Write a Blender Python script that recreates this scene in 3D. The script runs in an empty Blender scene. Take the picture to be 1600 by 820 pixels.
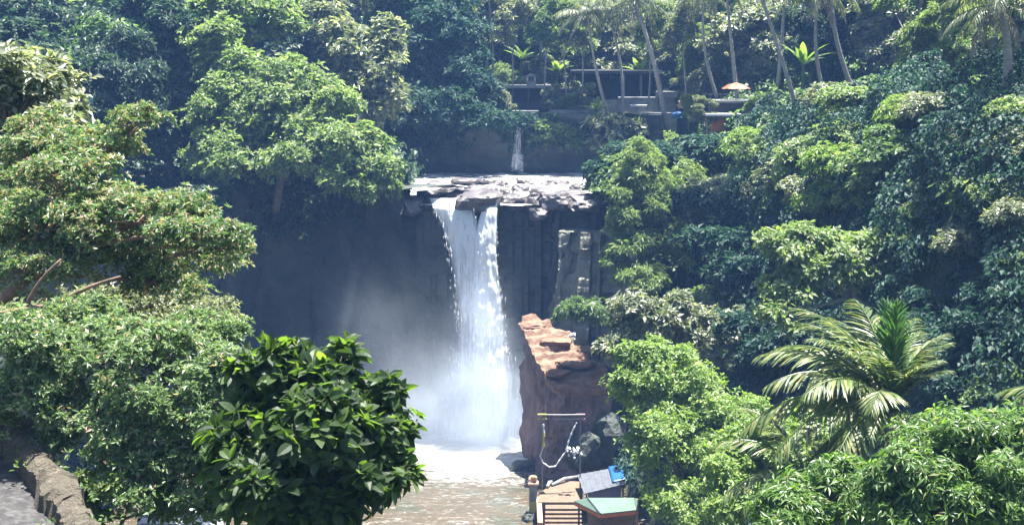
import bpy, math, random
import numpy as np
from mathutils import Vector, Matrix, noise as mnoise

SC = bpy.context.scene
COL = SC.collection
R = math.radians

# ------------------------------------------------------------------ camera, sky, sun, exposure
CAM_Z = 32.0
PITCH = R(8.283)
FPX = 800.0 / math.tan(R(20.0))          # focal length in pixels of the 1600 px wide photograph
cam_d = bpy.data.cameras.new("camera")
cam_d.sensor_fit = 'HORIZONTAL'
cam_d.angle = R(40.0)
cam_d.clip_start = 0.3
cam_d.clip_end = 2000.0
cam = bpy.data.objects.new("camera", cam_d)
COL.objects.link(cam)
cam.location = (0, 0, CAM_Z)
cam.rotation_euler = (R(90) - PITCH, 0, 0)
SC.camera = cam

SUN_DIR = Vector((0.17, 0.07, 0.98)).normalized()      # towards the sun
world = bpy.data.worlds.new("World")
SC.world = world
world.use_nodes = True
wn = world.node_tree
bg = wn.nodes["Background"]
sky = wn.nodes.new("ShaderNodeTexSky")
sky.sky_type = 'NISHITA'
sky.sun_disc = False
sky.sun_elevation = math.asin(SUN_DIR.z)
sky.sun_rotation = math.atan2(SUN_DIR.x, SUN_DIR.y)
wn.links.new(sky.outputs[0], bg.inputs[0])
bg.inputs[1].default_value = 0.075
sun_d = bpy.data.lights.new("sun", 'SUN')
sun_d.energy = 5.0
sun_d.angle = R(0.5)
sun_d.color = (1.0, 0.97, 0.90)
sun = bpy.data.objects.new("sun", sun_d)
COL.objects.link(sun)
sun.rotation_euler = SUN_DIR.to_track_quat('Z', 'Y').to_euler()
SC.view_settings.view_transform = 'Standard'
SC.view_settings.look = 'None'
SC.view_settings.gamma = 1.0
SC.view_settings.use_curve_mapping = False
SC.view_settings.exposure = 2.6
SC.cycles.max_bounces = 6
SC.cycles.diffuse_bounces = 3
SC.cycles.glossy_bounces = 2
SC.cycles.transmission_bounces = 4
SC.cycles.transparent_max_bounces = 8
SC.cycles.volume_bounces = 2
SC.cycles.use_denoising = True
SC.cycles.volume_step_rate = 1.0
HAZE_DENSITY = 0.00030
HAZE_COLOR = (0.22, 0.43, 0.92)

# ------------------------------------------------------------------ helpers
CP, SP = math.cos(PITCH), math.sin(PITCH)


def at(px, py, Y):
    """World point at depth Y for a place measured in the photograph."""
    cx = (px - 800.0) / FPX
    cy = (410.0 - py) / FPX
    d = (cx, CP + cy * SP, -SP + cy * CP)
    s = Y / d[1]
    return Vector((d[0] * s, Y, CAM_Z + d[2] * s))


def on_z(px, py, z):
    cx = (px - 800.0) / FPX
    cy = (410.0 - py) / FPX
    d = (cx, CP + cy * SP, -SP + cy * CP)
    s = (z - CAM_Z) / d[2]
    return Vector((d[0] * s, d[1] * s, z))


def mpp(Y):
    return Y / FPX


def tag(o, label=None, cat=None, group=None, kind=None):
    if label: o["label"] = label
    if cat: o["category"] = cat
    if group: o["group"] = group
    if kind: o["kind"] = kind
    return o


def empty(name, loc, label, cat, group=None, rz=0.0):
    o = bpy.data.objects.new(name, None)
    o.empty_display_size = 0.3
    COL.objects.link(o)
    o.location = loc
    o.rotation_euler = (0, 0, rz)
    return tag(o, label, cat, group)


def link(name, me, mat=None, parent=None, loc=None):
    o = bpy.data.objects.new(name, me)
    COL.objects.link(o)
    if mat is not None and len(me.materials) == 0:
        me.materials.append(mat)
    if parent is not None:
        o.parent = parent
    if loc is not None:
        o.location = loc
    return o


def tri_mesh(name, V, F, smooth=False):
    V = np.ascontiguousarray(V, dtype=np.float32)
    F = np.ascontiguousarray(F, dtype=np.int32)
    me = bpy.data.meshes.new(name)
    me.vertices.add(len(V))
    me.vertices.foreach_set("co", V.ravel())
    me.loops.add(F.size)
    me.loops.foreach_set("vertex_index", F.ravel())
    me.polygons.add(len(F))
    me.polygons.foreach_set("loop_start", np.arange(0, F.size, F.shape[1], dtype=np.int32))
    me.polygons.foreach_set("use_smooth", np.full(len(F), smooth))
    me.update(calc_edges=True)
    return me


def poly_mesh(name, V, F, smooth=False):
    me = bpy.data.meshes.new(name)
    me.from_pydata([tuple(v) for v in V], [], F)
    if smooth:
        me.polygons.foreach_set("use_smooth", np.full(len(me.polygons), True))
    me.update()
    return me


class MB:
    """Collects boxes, tubes and prisms into one mesh."""
    def __init__(self):
        self.V, self.F = [], []

    def add(self, V, F):
        n = len(self.V)
        self.V += [Vector(v) for v in V]
        self.F += [tuple(i + n for i in f) for f in F]
        return self

    def box(self, c, s, rz=0.0, tilt=None, bev=0.0):
        hx, hy, hz = s[0] / 2, s[1] / 2, s[2] / 2
        M = Matrix.Translation(Vector(c)) @ Matrix.Rotation(rz, 4, 'Z')
        if tilt is not None:
            M = M @ tilt
        b = min(bev, hx * .9, hy * .9, hz * .9)
        if b <= 0:
            V = [M @ Vector((x * hx, y * hy, z * hz)) for z in (-1, 1) for y in (-1, 1) for x in (-1, 1)]
            F = [(0, 2, 3, 1), (4, 5, 7, 6), (0, 1, 5, 4), (2, 6, 7, 3), (0, 4, 6, 2), (1, 3, 7, 5)]
            return self.add(V, F)
        V, idx = [], {}
        for z in (-1, 1):
            for y in (-1, 1):
                for x in (-1, 1):
                    for k in range(3):
                        p = [x * (hx - b), y * (hy - b), z * (hz - b)]
                        p[k] = (x, y, z)[k] * (hx, hy, hz)[k]
                        idx[(x, y, z, k)] = len(V)
                        V.append(M @ Vector(p))
        F = []
        for k in range(3):
            a, c2 = (k + 1) % 3, (k + 2) % 3
            for s1 in (-1, 1):
                q = []
                for (u, v) in ((-1, -1), (1, -1), (1, 1), (-1, 1)):
                    t = [0, 0, 0]; t[k] = s1; t[a] = u; t[c2] = v
                    q.append(idx[(t[0], t[1], t[2], k)])
                F.append(tuple(q if s1 > 0 else q[::-1]))
        for k in range(3):
            a, c2 = (k + 1) % 3, (k + 2) % 3
            for u in (-1, 1):
                for v in (-1, 1):
                    t0 = [0, 0, 0]; t0[a] = u; t0[c2] = v; t1 = list(t0)
                    t0[k] = -1; t1[k] = 1
                    F.append((idx[(*t0, a)], idx[(*t1, a)], idx[(*t1, c2)], idx[(*t0, c2)]))
        for x in (-1, 1):
            for y in (-1, 1):
                for z in (-1, 1):
                    F.append(tuple(idx[(x, y, z, k)] for k in range(3)))
        return self.add(V, F)

    def tube(self, pts, rad, n=7, cap=True):
        pts = [Vector(p) for p in pts]
        if not hasattr(rad, "__len__"):
            rad = [rad] * len(pts)
        V, F = [], []
        ref = None
        for i, p in enumerate(pts):
            t = (pts[min(i + 1, len(pts) - 1)] - pts[max(i - 1, 0)]).normalized()
            if ref is None:
                ref = t.orthogonal().normalized()
            ref = (ref - t * ref.dot(t)).normalized()
            b = t.cross(ref)
            for k in range(n):
                a = 2 * math.pi * k / n
                V.append(p + (ref * math.cos(a) + b * math.sin(a)) * rad[i])
        for i in range(len(pts) - 1):
            for k in range(n):
                k2 = (k + 1) % n
                F.append((i * n + k, i * n + k2, (i + 1) * n + k2, (i + 1) * n + k))
        if cap:
            F.append(tuple(range(n - 1, -1, -1)))
            F.append(tuple((len(pts) - 1) * n + k for k in range(n)))
        return self.add(V, F)

    def prism(self, outline, up):
        """Extrude a 3D outline along the vector up."""
        up = Vector(up)
        n = len(outline)
        V = [Vector(p) for p in outline] + [Vector(p) + up for p in outline]
        F = [tuple(range(n - 1, -1, -1)), tuple(range(n, 2 * n))]
        F += [(i, (i + 1) % n, n + (i + 1) % n, n + i) for i in range(n)]
        return self.add(V, F)

    def build(self, name, mat, parent=None, smooth=False, origin=None):
        V = self.V
        if origin is not None:
            V = [v - Vector(origin) for v in V]
        return link(name, poly_mesh(name, V, self.F, smooth), mat, parent)


def sstep(a, b, x):
    t = np.clip((np.asarray(x, float) - a) / (b - a), 0, 1)
    return t * t * (3 - 2 * t)


def vnoise(P, scale, seed=0.0, octaves=3):
    """Cheap vectorised lattice noise, -1..1."""
    P = np.asarray(P, float) * scale + seed * 17.13
    out = np.zeros(len(P)); amp = 1.0; tot = 0.0
    for o in range(octaves):
        i = np.floor(P).astype(np.int64); f = P - i
        f = f * f * (3 - 2 * f)
        acc = 0
        for dx in (0, 1):
            for dy in (0, 1):
                for dz in (0, 1):
                    h = ((i[:, 0] + dx) * 374761393 + (i[:, 1] + dy) * 668265263 + (i[:, 2] + dz) * 2147483647) & 0xffffffff
                    h = ((h ^ (h >> 13)) * 1274126177) & 0xffffffff
                    h = (h ^ (h >> 16)) & 0xffff
                    w = (f[:, 0] if dx else 1 - f[:, 0]) * (f[:, 1] if dy else 1 - f[:, 1]) * (f[:, 2] if dz else 1 - f[:, 2])
                    acc = acc + w * (h / 32767.5 - 1)
        out += amp * acc; tot += amp
        amp *= 0.5; P = P * 2.03 + 5.7
    return out / tot


# ------------------------------------------------------------------ materials
def new_mat(name):
    m = bpy.data.materials.new(name)
    m.use_nodes = True
    nt = m.node_tree
    return m, nt, nt.nodes["Principled BSDF"], nt.nodes["Material Output"]


def ramp(nt, src, stops):
    r = nt.nodes.new("ShaderNodeValToRGB")
    el = r.color_ramp.elements
    while len(el) < len(stops):
        el.new(0.5)
    for e, (p, c) in zip(el, stops):
        e.position = p
        e.color = (c[0], c[1], c[2], 1)
    nt.links.new(src, r.inputs[0])
    return r.outputs[0]


def ntex(nt, scale, detail=4.0, rough=0.55, coord="Object", mapping=None, dist=0.0):
    tc = nt.nodes.new("ShaderNodeTexCoord")
    n = nt.nodes.new("ShaderNodeTexNoise")
    n.inputs["Scale"].default_value = scale
    n.inputs["Detail"].default_value = detail
    n.inputs["Roughness"].default_value = rough
    n.inputs["Distortion"].default_value = dist
    if mapping is not None:
        mp = nt.nodes.new("ShaderNodeMapping")
        mp.inputs["Scale"].default_value = mapping
        nt.links.new(tc.outputs[coord], mp.inputs[0])
        nt.links.new(mp.outputs[0], n.inputs["Vector"])
    else:
        nt.links.new(tc.outputs[coord], n.inputs["Vector"])
    return n.outputs["Fac"]


def bump(nt, bs, src, strength, dist):
    b = nt.nodes.new("ShaderNodeBump")
    b.inputs["Strength"].default_value = strength
    b.inputs["Distance"].default_value = dist
    nt.links.new(src, b.inputs["Height"])
    nt.links.new(b.outputs[0], bs.inputs["Normal"])


def leaf_mat(name, stops, rough=0.42, trans=0.35, spec=0.5, tcol=None):
    """Leaf colour picked per leaf; part of the light passes through the blade."""
    m, nt, bs, out = new_mat(name)
    g = nt.nodes.new("ShaderNodeNewGeometry")
    col = ramp(nt, g.outputs["Random Per Island"], stops)
    nt.links.new(col, bs.inputs["Base Color"])
    bs.inputs["Roughness"].default_value = rough
    bs.inputs["Specular IOR Level"].default_value = spec
    tr = nt.nodes.new("ShaderNodeBsdfTranslucent")
    mixc = nt.nodes.new("ShaderNodeMix")
    mixc.data_type = 'RGBA'; mixc.blend_type = 'MULTIPLY'
    mixc.inputs[0].default_value = 1.0
    nt.links.new(col, mixc.inputs[6])
    mixc.inputs[7].default_value = (*(tcol or (1.75, 1.9, 0.9)), 1)
    nt.links.new(mixc.outputs[2], tr.inputs[0])
    ms = nt.nodes.new("ShaderNodeMixShader")
    ms.inputs[0].default_value = trans
    nt.links.new(bs.outputs[0], ms.inputs[1])
    nt.links.new(tr.outputs[0], ms.inputs[2])
    nt.links.new(ms.outputs[0], out.inputs[0])
    return m


def rock_mat(name, stops, scale=0.9, rough=0.75, bstr=0.8, bdist=0.25, mapping=None):
    m, nt, bs, out = new_mat(name)
    f = ntex(nt, scale, 8, 0.62, mapping=mapping, dist=0.4)
    nt.links.new(ramp(nt, f, stops), bs.inputs["Base Color"])
    bs.inputs["Roughness"].default_value = rough
    f2 = ntex(nt, scale * 4.0, 8, 0.65, mapping=mapping)
    bump(nt, bs, f2, bstr, bdist)
    return m


def plain_mat(name, col, rough=0.7, var=0.25, scale=3.0, metal=0.0, bstr=0.2):
    m, nt, bs, out = new_mat(name)
    f = ntex(nt, scale, 6, 0.6)
    lo = [c * (1 - var) for c in col]; hi = [min(1, c * (1 + var)) for c in col]
    nt.links.new(ramp(nt, f, [(0.3, lo), (0.7, hi)]), bs.inputs["Base Color"])
    bs.inputs["Roughness"].default_value = rough
    bs.inputs["Metallic"].default_value = metal
    if bstr:
        bump(nt, bs, ntex(nt, scale * 8, 4, 0.6), bstr, 0.02)
    return m


M = {}
M["leaf_light"] = leaf_mat("leaf_light", [(0, (0.070, 0.110, 0.035)), (0.45, (0.114, 0.169, 0.052)), (0.8, (0.165, 0.213, 0.077)), (1, (0.217, 0.233, 0.122))], trans=0.44, rough=.5)
M["leaf_mid"] = leaf_mat("leaf_mid", [(0, (0.043, 0.077, 0.030)), (0.5, (0.076, 0.127, 0.046)), (1, (0.127, 0.175, 0.077))], trans=.45, rough=.5)
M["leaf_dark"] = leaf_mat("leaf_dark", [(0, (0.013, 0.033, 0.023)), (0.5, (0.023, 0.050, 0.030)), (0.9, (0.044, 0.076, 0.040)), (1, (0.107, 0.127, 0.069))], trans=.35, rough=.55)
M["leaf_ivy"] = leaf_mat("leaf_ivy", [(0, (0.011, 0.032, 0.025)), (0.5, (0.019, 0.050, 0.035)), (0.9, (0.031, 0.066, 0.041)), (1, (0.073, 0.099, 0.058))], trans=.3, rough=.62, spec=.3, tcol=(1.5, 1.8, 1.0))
M["leaf_grey"] = leaf_mat("leaf_grey", [(0, (0.063, 0.081, 0.049)), (0.5, (0.118, 0.140, 0.082)), (0.85, (0.193, 0.200, 0.127)), (1, (0.305, 0.284, 0.213))], trans=.4, spec=.6)
M["leaf_bright"] = leaf_mat("leaf_bright", [(0, (0.076, 0.129, 0.025)), (0.5, (0.124, 0.200, 0.040)), (1, (0.207, 0.259, 0.071))], trans=0.42, rough=.5)
M["leaf_rust"] = leaf_mat("leaf_rust", [(0, (0.045, 0.091, 0.037)), (0.45, (0.085, 0.152, 0.053)), (0.58, (0.124, 0.183, 0.073)), (0.72, (0.178, 0.201, 0.087)), (0.87, (0.219, 0.171, 0.103)), (0.97, (0.278, 0.220, 0.204)), (1, (0.358, 0.378, 0.423))], trans=0.42, tcol=(1.6, 1.65, .9))
M["leaf_flower"] = leaf_mat("leaf_flower", [(0, (0.058, 0.093, 0.043)), (0.5, (0.101, 0.158, 0.067)), (0.9, (0.153, 0.207, 0.099)), (0.955, (0.190, 0.219, 0.122)), (0.975, (0.318, 0.194, 0.137)), (1, (0.458, 0.336, 0.337))], trans=0.4)
M["leaf_glossy"] = leaf_mat("leaf_glossy", [(0, (0.014, 0.027, 0.010)), (0.5, (0.024, 0.046, 0.015)), (0.9, (0.038, 0.068, 0.018)), (1, (0.065, 0.099, 0.023))], rough=.5, trans=.5, spec=.3, tcol=(3.6, 3.6, 1.1))
M["leaf_mango"] = leaf_mat("leaf_mango", [(0, (0.044, 0.087, 0.022)), (0.5, (0.074, 0.138, 0.031)), (0.9, (0.116, 0.190, 0.046)), (1, (0.189, 0.190, 0.084))], rough=.4, trans=.48)
M["frond"] = leaf_mat("frond", [(0, (0.044, 0.070, 0.021)), (0.5, (0.082, 0.121, 0.032)), (0.9, (0.139, 0.169, 0.052)), (1, (0.251, 0.206, 0.095))], rough=.42, trans=.38, spec=.5)
M["frond_pale"] = leaf_mat("frond_pale", [(0, (.05, .065, .04)), (.5, (.09, .11, .06)), (1, (.17, .17, .08))], rough=.4, trans=.4)
M["frond_dead"] = leaf_mat("frond_dead", [(0, (.09, .08, .065)), (.5, (.14, .125, .10)), (1, (.22, .18, .12))], trans=.25, tcol=(1.2, 1.1, .9))
M["frond_young"] = leaf_mat("frond_young", [(0, (.032, .080, .014)), (1, (.055, .12, .022))], trans=.4)
M["banana"] = leaf_mat("banana", [(0, (.08, .13, .03)), (1, (.15, .21, .05))], rough=.4, trans=.5)
M["bark"] = rock_mat("bark", [(.3, (.05, .042, .034)), (.6, (.13, .11, .09)), (.8, (.22, .19, .16))], 3.0, .85, .7, .06)
M["bark_red"] = rock_mat("bark_red", [(.3, (.07, .045, .032)), (.6, (.17, .10, .07)), (.8, (.26, .17, .13))], 5.0, .75, .6, .04)
M["bark_pale"] = rock_mat("bark_pale", [(.3, (.13, .12, .10)), (.6, (.24, .22, .19)), (.85, (.34, .32, .29))], 3.0, .8, .6, .05, mapping=(1, 1, 4))
M["soil"] = rock_mat("soil", [(.3, (.02, .026, .014)), (.55, (.035, .045, .02)), (.8, (.06, .06, .03))], .5, .95, .6, .2)
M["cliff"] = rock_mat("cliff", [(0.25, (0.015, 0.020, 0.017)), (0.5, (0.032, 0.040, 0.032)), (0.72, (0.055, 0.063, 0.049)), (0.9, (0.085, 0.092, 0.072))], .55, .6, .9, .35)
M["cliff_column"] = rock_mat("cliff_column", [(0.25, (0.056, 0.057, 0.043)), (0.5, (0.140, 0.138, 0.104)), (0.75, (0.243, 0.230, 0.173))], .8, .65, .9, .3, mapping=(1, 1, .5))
M["boulder"] = rock_mat("boulder", [(.25, (.028, .024, .024)), (.5, (.065, .055, .053)), (.75, (.14, .12, .115))], 1.8, .42, .7, .1)
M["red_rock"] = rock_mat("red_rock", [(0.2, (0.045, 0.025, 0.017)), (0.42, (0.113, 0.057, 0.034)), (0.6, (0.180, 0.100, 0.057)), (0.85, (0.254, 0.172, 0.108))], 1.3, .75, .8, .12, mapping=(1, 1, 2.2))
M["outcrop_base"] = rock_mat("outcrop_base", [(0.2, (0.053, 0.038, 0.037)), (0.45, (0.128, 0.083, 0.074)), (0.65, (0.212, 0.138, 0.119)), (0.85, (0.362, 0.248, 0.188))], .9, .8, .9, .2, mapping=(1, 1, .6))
M["concrete"] = plain_mat("concrete", (.14, .14, .135), .8, .3, 1.5)
M["concrete_dark"] = plain_mat("concrete_dark", (.16, .16, .15), .85, .35, 1.2)
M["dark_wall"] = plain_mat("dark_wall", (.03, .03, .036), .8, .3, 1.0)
M["white_paint"] = plain_mat("white_paint", (.42, .42, .42), .6, .1, 3)
M["grey_sheet"] = plain_mat("grey_sheet", (.055, .06, .072), .6, .28, 2.0, .0)
M["green_sheet"] = plain_mat("green_sheet", (.06, .10, .074), .6, .22, 2.0)
M["blue_tarp"] = plain_mat("blue_tarp", (.008, .06, .17), .45, .15, 3.0)
M["tan_deck"] = plain_mat("tan_deck", (.095, .062, .038), .8, .25, 2.2)
M["wood_dark"] = plain_mat("wood_dark", (.07, .05, .04), .75, .3, 4)
M["orange"] = plain_mat("orange", (.17, .05, .014), .6, .15, 4)
M["orange_wall"] = plain_mat("orange_wall", (.36, .10, .03), .7, .2, 3)
M["ochre_wall"] = plain_mat("ochre_wall", (.34, .20, .12), .75, .25, 2)
M["purple_wall"] = plain_mat("purple_wall", (.15, .13, .2), .7, .2, 2)
M["yellow_cloth"] = plain_mat("yellow_cloth", (.30, .27, .06), .8, .15, 6)
M["white_cloth"] = plain_mat("white_cloth", (.38, .40, .42), .8, .1, 6)
M["pink_cloth"] = plain_mat("pink_cloth", (.28, .15, .19), .8, .3, 8)
M["metal_pole"] = plain_mat("metal_pole", (.13, .12, .12), .5, .2, 5)
M["stone_wall"] = rock_mat("stone_wall", [(0.25, (0.030, 0.031, 0.022)), (0.42, (0.100, 0.086, 0.058)), (0.55, (0.065, 0.052, 0.037)), (0.75, (0.200, 0.162, 0.121))], 9.0, .9, 1.0, .08)
M["gravel"] = rock_mat("gravel", [(0.3, (0.008, 0.008, 0.008)), (0.5, (0.024, 0.022, 0.022)), (0.7, (0.070, 0.065, 0.061))], 6.0, .9, 1.0, .03)


def water_mats():
    # pool: silty green-brown water, white foam churned up near the foot of the fall
    m, nt, bs, out = new_mat("pool_water")
    tc = nt.nodes.new("ShaderNodeTexCoord")
    sep = nt.nodes.new("ShaderNodeSeparateXYZ")
    nt.links.new(tc.outputs["Object"], sep.inputs[0])

    def math_(op, a, b=None):
        n = nt.nodes.new("ShaderNodeMath"); n.operation = op
        for i, v in enumerate((a, b)):
            if v is None: continue
            if isinstance(v, (int, float)): n.inputs[i].default_value = v
            else: nt.links.new(v, n.inputs[i])
        return n.outputs[0]
    # distance from the foot of the fall (object origin sits there)
    dx = math_('MULTIPLY', sep.outputs[0], 0.85)
    dy = math_('MULTIPLY', sep.outputs[1], 0.62)
    d = math_('SQRT', math_('ADD', math_('MULTIPLY', dx, dx), math_('MULTIPLY', dy, dy)))
    fo = ntex(nt, 1.3, 8, .68, mapping=(.55, 1.5, 1), dist=1.2)
    near = math_('SUBTRACT', 1.25, math_('MULTIPLY', d, 0.15))
    near = math_('MAXIMUM', math_('MINIMUM', near, .60), 0.02)
    fm = math_('ADD', math_('MULTIPLY', fo, 1.1), math_('MULTIPLY', near, 0.50))
    foam = ramp(nt, fm, [(.63, (0, 0, 0)), (.92, (1, 1, 1))])
    base = ramp(nt, ntex(nt, .25, 3, .5), [(.35, (.040, .040, .022)), (.5, (.062, .046, .026)), (.65, (.052, .052, .036))])
    mix = nt.nodes.new("ShaderNodeMix"); mix.data_type = 'RGBA'
    nt.links.new(foam, mix.inputs[0]); nt.links.new(base, mix.inputs[6])
    mix.inputs[7].default_value = (.36, .36, .35, 1)
    nt.links.new(mix.outputs[2], bs.inputs["Base Color"])
    rr = nt.nodes.new("ShaderNodeMapRange")
    rr.inputs[3].default_value = .22; rr.inputs[4].default_value = .7
    nt.links.new(foam, rr.inputs[0]); nt.links.new(rr.outputs[0], bs.inputs["Roughness"])
    b = ntex(nt, 1.6, 5, .6, mapping=(.6, 1.3, 1), dist=.6)
    hh = math_('ADD', b, math_('MULTIPLY', foam, .4))
    bump(nt, bs, hh, .8, .22)
    M["pool"] = m
    # river over the shelf: thin brownish water with broken white riffles
    m, nt, bs, out = new_mat("river_water")
    fo = ntex(nt, 1.0, 8, .65, mapping=(.45, 1.0, 1), dist=1.0)
    foam = ramp(nt, fo, [(.43, (0, 0, 0)), (.60, (1, 1, 1))])
    mix = nt.nodes.new("ShaderNodeMix"); mix.data_type = 'RGBA'
    nt.links.new(foam, mix.inputs[0])
    mix.inputs[6].default_value = (.12, .11, .09, 1)
    mix.inputs[7].default_value = (.75, .74, .72, 1)
    nt.links.new(mix.outputs[2], bs.inputs["Base Color"])
    bs.inputs["Roughness"].default_value = .25
    bump(nt, bs, ntex(nt, 2.0, 6, .65, mapping=(.5, 1.1, 1)), .9, .2)
    M["river"] = m
    # falling water: white, streaked along the fall, thin enough to see through in places
    m, nt, bs, out = new_mat("falling_water")
    bs.inputs["Base Color"].default_value = (.9, .91, .92, 1)
    bs.inputs["Roughness"].default_value = .35
    st = ntex(nt, 1.0, 6, .62, mapping=(5.5, 5.5, .22), dist=.5)
    bump(nt, bs, st, .7, .15)
    tr = nt.nodes.new("ShaderNodeBsdfTranslucent"); tr.inputs[0].default_value = (.82, .85, .9, 1)
    ms = nt.nodes.new("ShaderNodeMixShader"); ms.inputs[0].default_value = .45
    nt.links.new(bs.outputs[0], ms.inputs[1]); nt.links.new(tr.outputs[0], ms.inputs[2])
    att = nt.nodes.new("ShaderNodeAttribute"); att.attribute_name = "thin"
    ad = nt.nodes.new("ShaderNodeMath"); ad.operation = 'ADD'
    nt.links.new(st, ad.inputs[0]); nt.links.new(att.outputs["Fac"], ad.inputs[1])
    al = ramp(nt, ad.outputs[0], [(.52, (1, 1, 1)), (1.0, (.02, .02, .02))])
    tp = nt.nodes.new("ShaderNodeBsdfTransparent")
    m2 = nt.nodes.new("ShaderNodeMixShader")
    nt.links.new(al, m2.inputs[0]); nt.links.new(tp.outputs[0], m2.inputs[1]); nt.links.new(ms.outputs[0], m2.inputs[2])
    nt.links.new(m2.outputs[0], out.inputs[0])
    M["fall"] = m


water_mats()

# ------------------------------------------------------------------ the lie of the land
GORGE = np.array([(-9.6, 119.8), (-13, 125.5), (-18, 128), (-26, 124.5), (-30.5, 115), (-33.5, 105), (-36.5, 91), (-43, 70), (-55, 50),
                  (-60, -20), (90, -20), (90, 117.5), (9, 117.5), (7, 119.8)], float)


def inside(poly, x, y):
    c = np.zeros(x.shape, bool)
    n = len(poly)
    for i in range(n):
        x0, y0 = poly[i]; x1, y1 = poly[(i + 1) % n]
        cond = (y0 > y) != (y1 > y)
        with np.errstate(divide='ignore', invalid='ignore'):
            xi = (x1 - x0) * (y - y0) / (y1 - y0 + 1e-12) + x0
        c ^= cond & (x < xi)
    return c


def xe(y):
    return 8.6 + np.clip(100 - y, 0, 80) * 0.15


def H(x, y):
    x = np.asarray(x, float); y = np.asarray(y, float)
    fm = 30.3 - .62 * np.maximum(0, y - 2)
    fl = 30.3 - .335 * np.maximum(0, y - 2) - .9 * np.maximum(0, y - 25)
    k = sstep(-3, -6.5, x)
    front = fm * (1 - k) + fl * k
    s = x - xe(y)
    zr = 26.6 + 3.6 * sstep(112, 74, y)
    right = np.where(s > 0, zr * sstep(-2, 15, s) + .22 * np.maximum(0, s - 15), -1.6)
    left = 21.6 + .5 * np.maximum(0, -40 - x)
    back = 26.0 + .5 * np.maximum(0, y - 162)
    g = inside(GORGE, x, y)
    z = np.where(g, np.maximum(np.maximum(-1.6, front), right), np.where(x < -10.5, left, np.where(s > 0, np.maximum(19.4, right), 19.4)))
    z = np.where(~g & (y < 100) & (x < 0), np.maximum(z, front), z)
    z = np.where(y > 151, np.maximum(z, back), z)
    return z


def ground_z(x, y):
    return float(H(np.array([x]), np.array([y]))[0])


def build_terrain():
    xs = np.concatenate([np.arange(-150, -60, 4.0), np.arange(-60, 62, 1.0), np.arange(62, 151, 4.0)])
    ys = np.concatenate([np.arange(-20, 170, 1.0), np.arange(170, 300, 4.0)])
    X, Y = np.meshgrid(xs, ys)
    x, y = X.ravel(), Y.ravel()
    z = H(x, y)
    P = np.stack([x, y, z], 1)
    z = z + vnoise(P, .22, 3) * .5 * (z > 0.5) * (np.abs(y - 134) > 16)
    V = np.stack([x, y, z], 1)
    nx, ny = len(xs), len(ys)
    i = np.arange((ny - 1) * (nx - 1)); r = i // (nx - 1); c = i % (nx - 1)
    a = r * nx + c
    F = np.stack([a, a + 1, a + nx + 1, a + nx], 1)
    o = link("hillside", tri_mesh("hillside", V, F, True), M["soil"])
    tag(o, "dark soil of the forested gorge slopes and hillside under the trees", "hillside", kind="structure")


build_terrain()


def rock_wall(name, path, z0, z1, step, amp, mat, seed, label, kind="structure", col=0.0, strata=0.0, blocks=None, lean=0.0, cap=3.0, inward=1):
    """A rock face following a ground path, roughened; its top folds back to meet the land above."""
    pts = [Vector((p[0], p[1], 0)) for p in path]
    seg = [(pts[i + 1] - pts[i]).length for i in range(len(pts) - 1)]
    L = sum(seg); n = max(4, int(L / step)); nz = max(3, int((z1 - z0) / step))
    base, nor = [], []
    for k in range(n + 1):
        t = L * k / n; i = 0
        while i < len(seg) - 1 and t > seg[i]:
            t -= seg[i]; i += 1
        d = (pts[i + 1] - pts[i]).normalized()
        base.append(pts[i] + d * min(t, seg[i])); nor.append(Vector((d.y, -d.x, 0)) * inward)
    base = np.array([tuple(b) for b in base]); nor = np.array([tuple(b) for b in nor])
    nr = nor.copy()
    for _ in range(3):
        nr[1:-1] = (nr[:-2] + nr[1:-1] * 2 + nr[2:]) / 4
    nr /= np.linalg.norm(nr, axis=1)[:, None]
    rows = []
    for j in range(nz + 1):
        v = j / nz; z = z0 + (z1 - z0) * v
        P = base.copy(); P[:, 2] = z
        d = vnoise(P, .16, seed, 2) * amp * 1.3 + vnoise(P, .55, seed + 1, 3) * amp * .7
        if col:
            q = P.copy(); q[:, 2] *= .12
            cn = vnoise(q, .8, seed + 2, 1)
            d += np.round(cn * 4) / 4 * col
        if strata:
            q = P.copy(); q[:, :2] *= .12
            d += np.round(vnoise(q, 1.1, seed + 4, 2) * 4) / 4 * strata
        if blocks:
            w, h, a = blocks
            arc = np.arange(n + 1) * (L / n)
            ci = np.floor(arc / w + .55 * np.sin(arc * 2.3 / w) + .3 * np.sin(arc * .9 / w))
            zi = np.floor((z + 3.1 * h * np.sin(ci * 12.9898 + seed)) / (h * (1 + .4 * np.sin(ci * 4.7))))
            hh = np.sin(ci * 78.233 + zi * 37.719 + seed) * 43758.5453
            hc = np.sin(ci * 27.17 + seed * 3) * 9631.7
            d += a * (.6 * (hh - np.floor(hh)) + 1.0 * (hc - np.floor(hc)) - .8)
        d += lean * v
        P = P + nr * d[:, None]
        P[:, 2] += vnoise(P, .5, seed + 6, 2) * .25 * (0 < j)
        rows.append(P)
    for b in (.33, .66, 1.0):
        P = rows[nz] - nr * cap * b
        P[:, 2] = z1 - .12 + .1 * math.sin(b * 3) + vnoise(P, .6, seed + 9, 2) * .18 - (.5 if b == 1.0 else 0)
        rows.append(P)
    V = np.concatenate(rows); w = n + 1
    F = []
    for j in range(len(rows) - 1):
        for i in range(n):
            a = j * w + i
            F.append((a, a + 1, a + w + 1, a + w))
    o = link(name, tri_mesh(name, V, np.array(F), False), mat)
    tag(o, label, "cliff", kind=kind)
    return o


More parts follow.
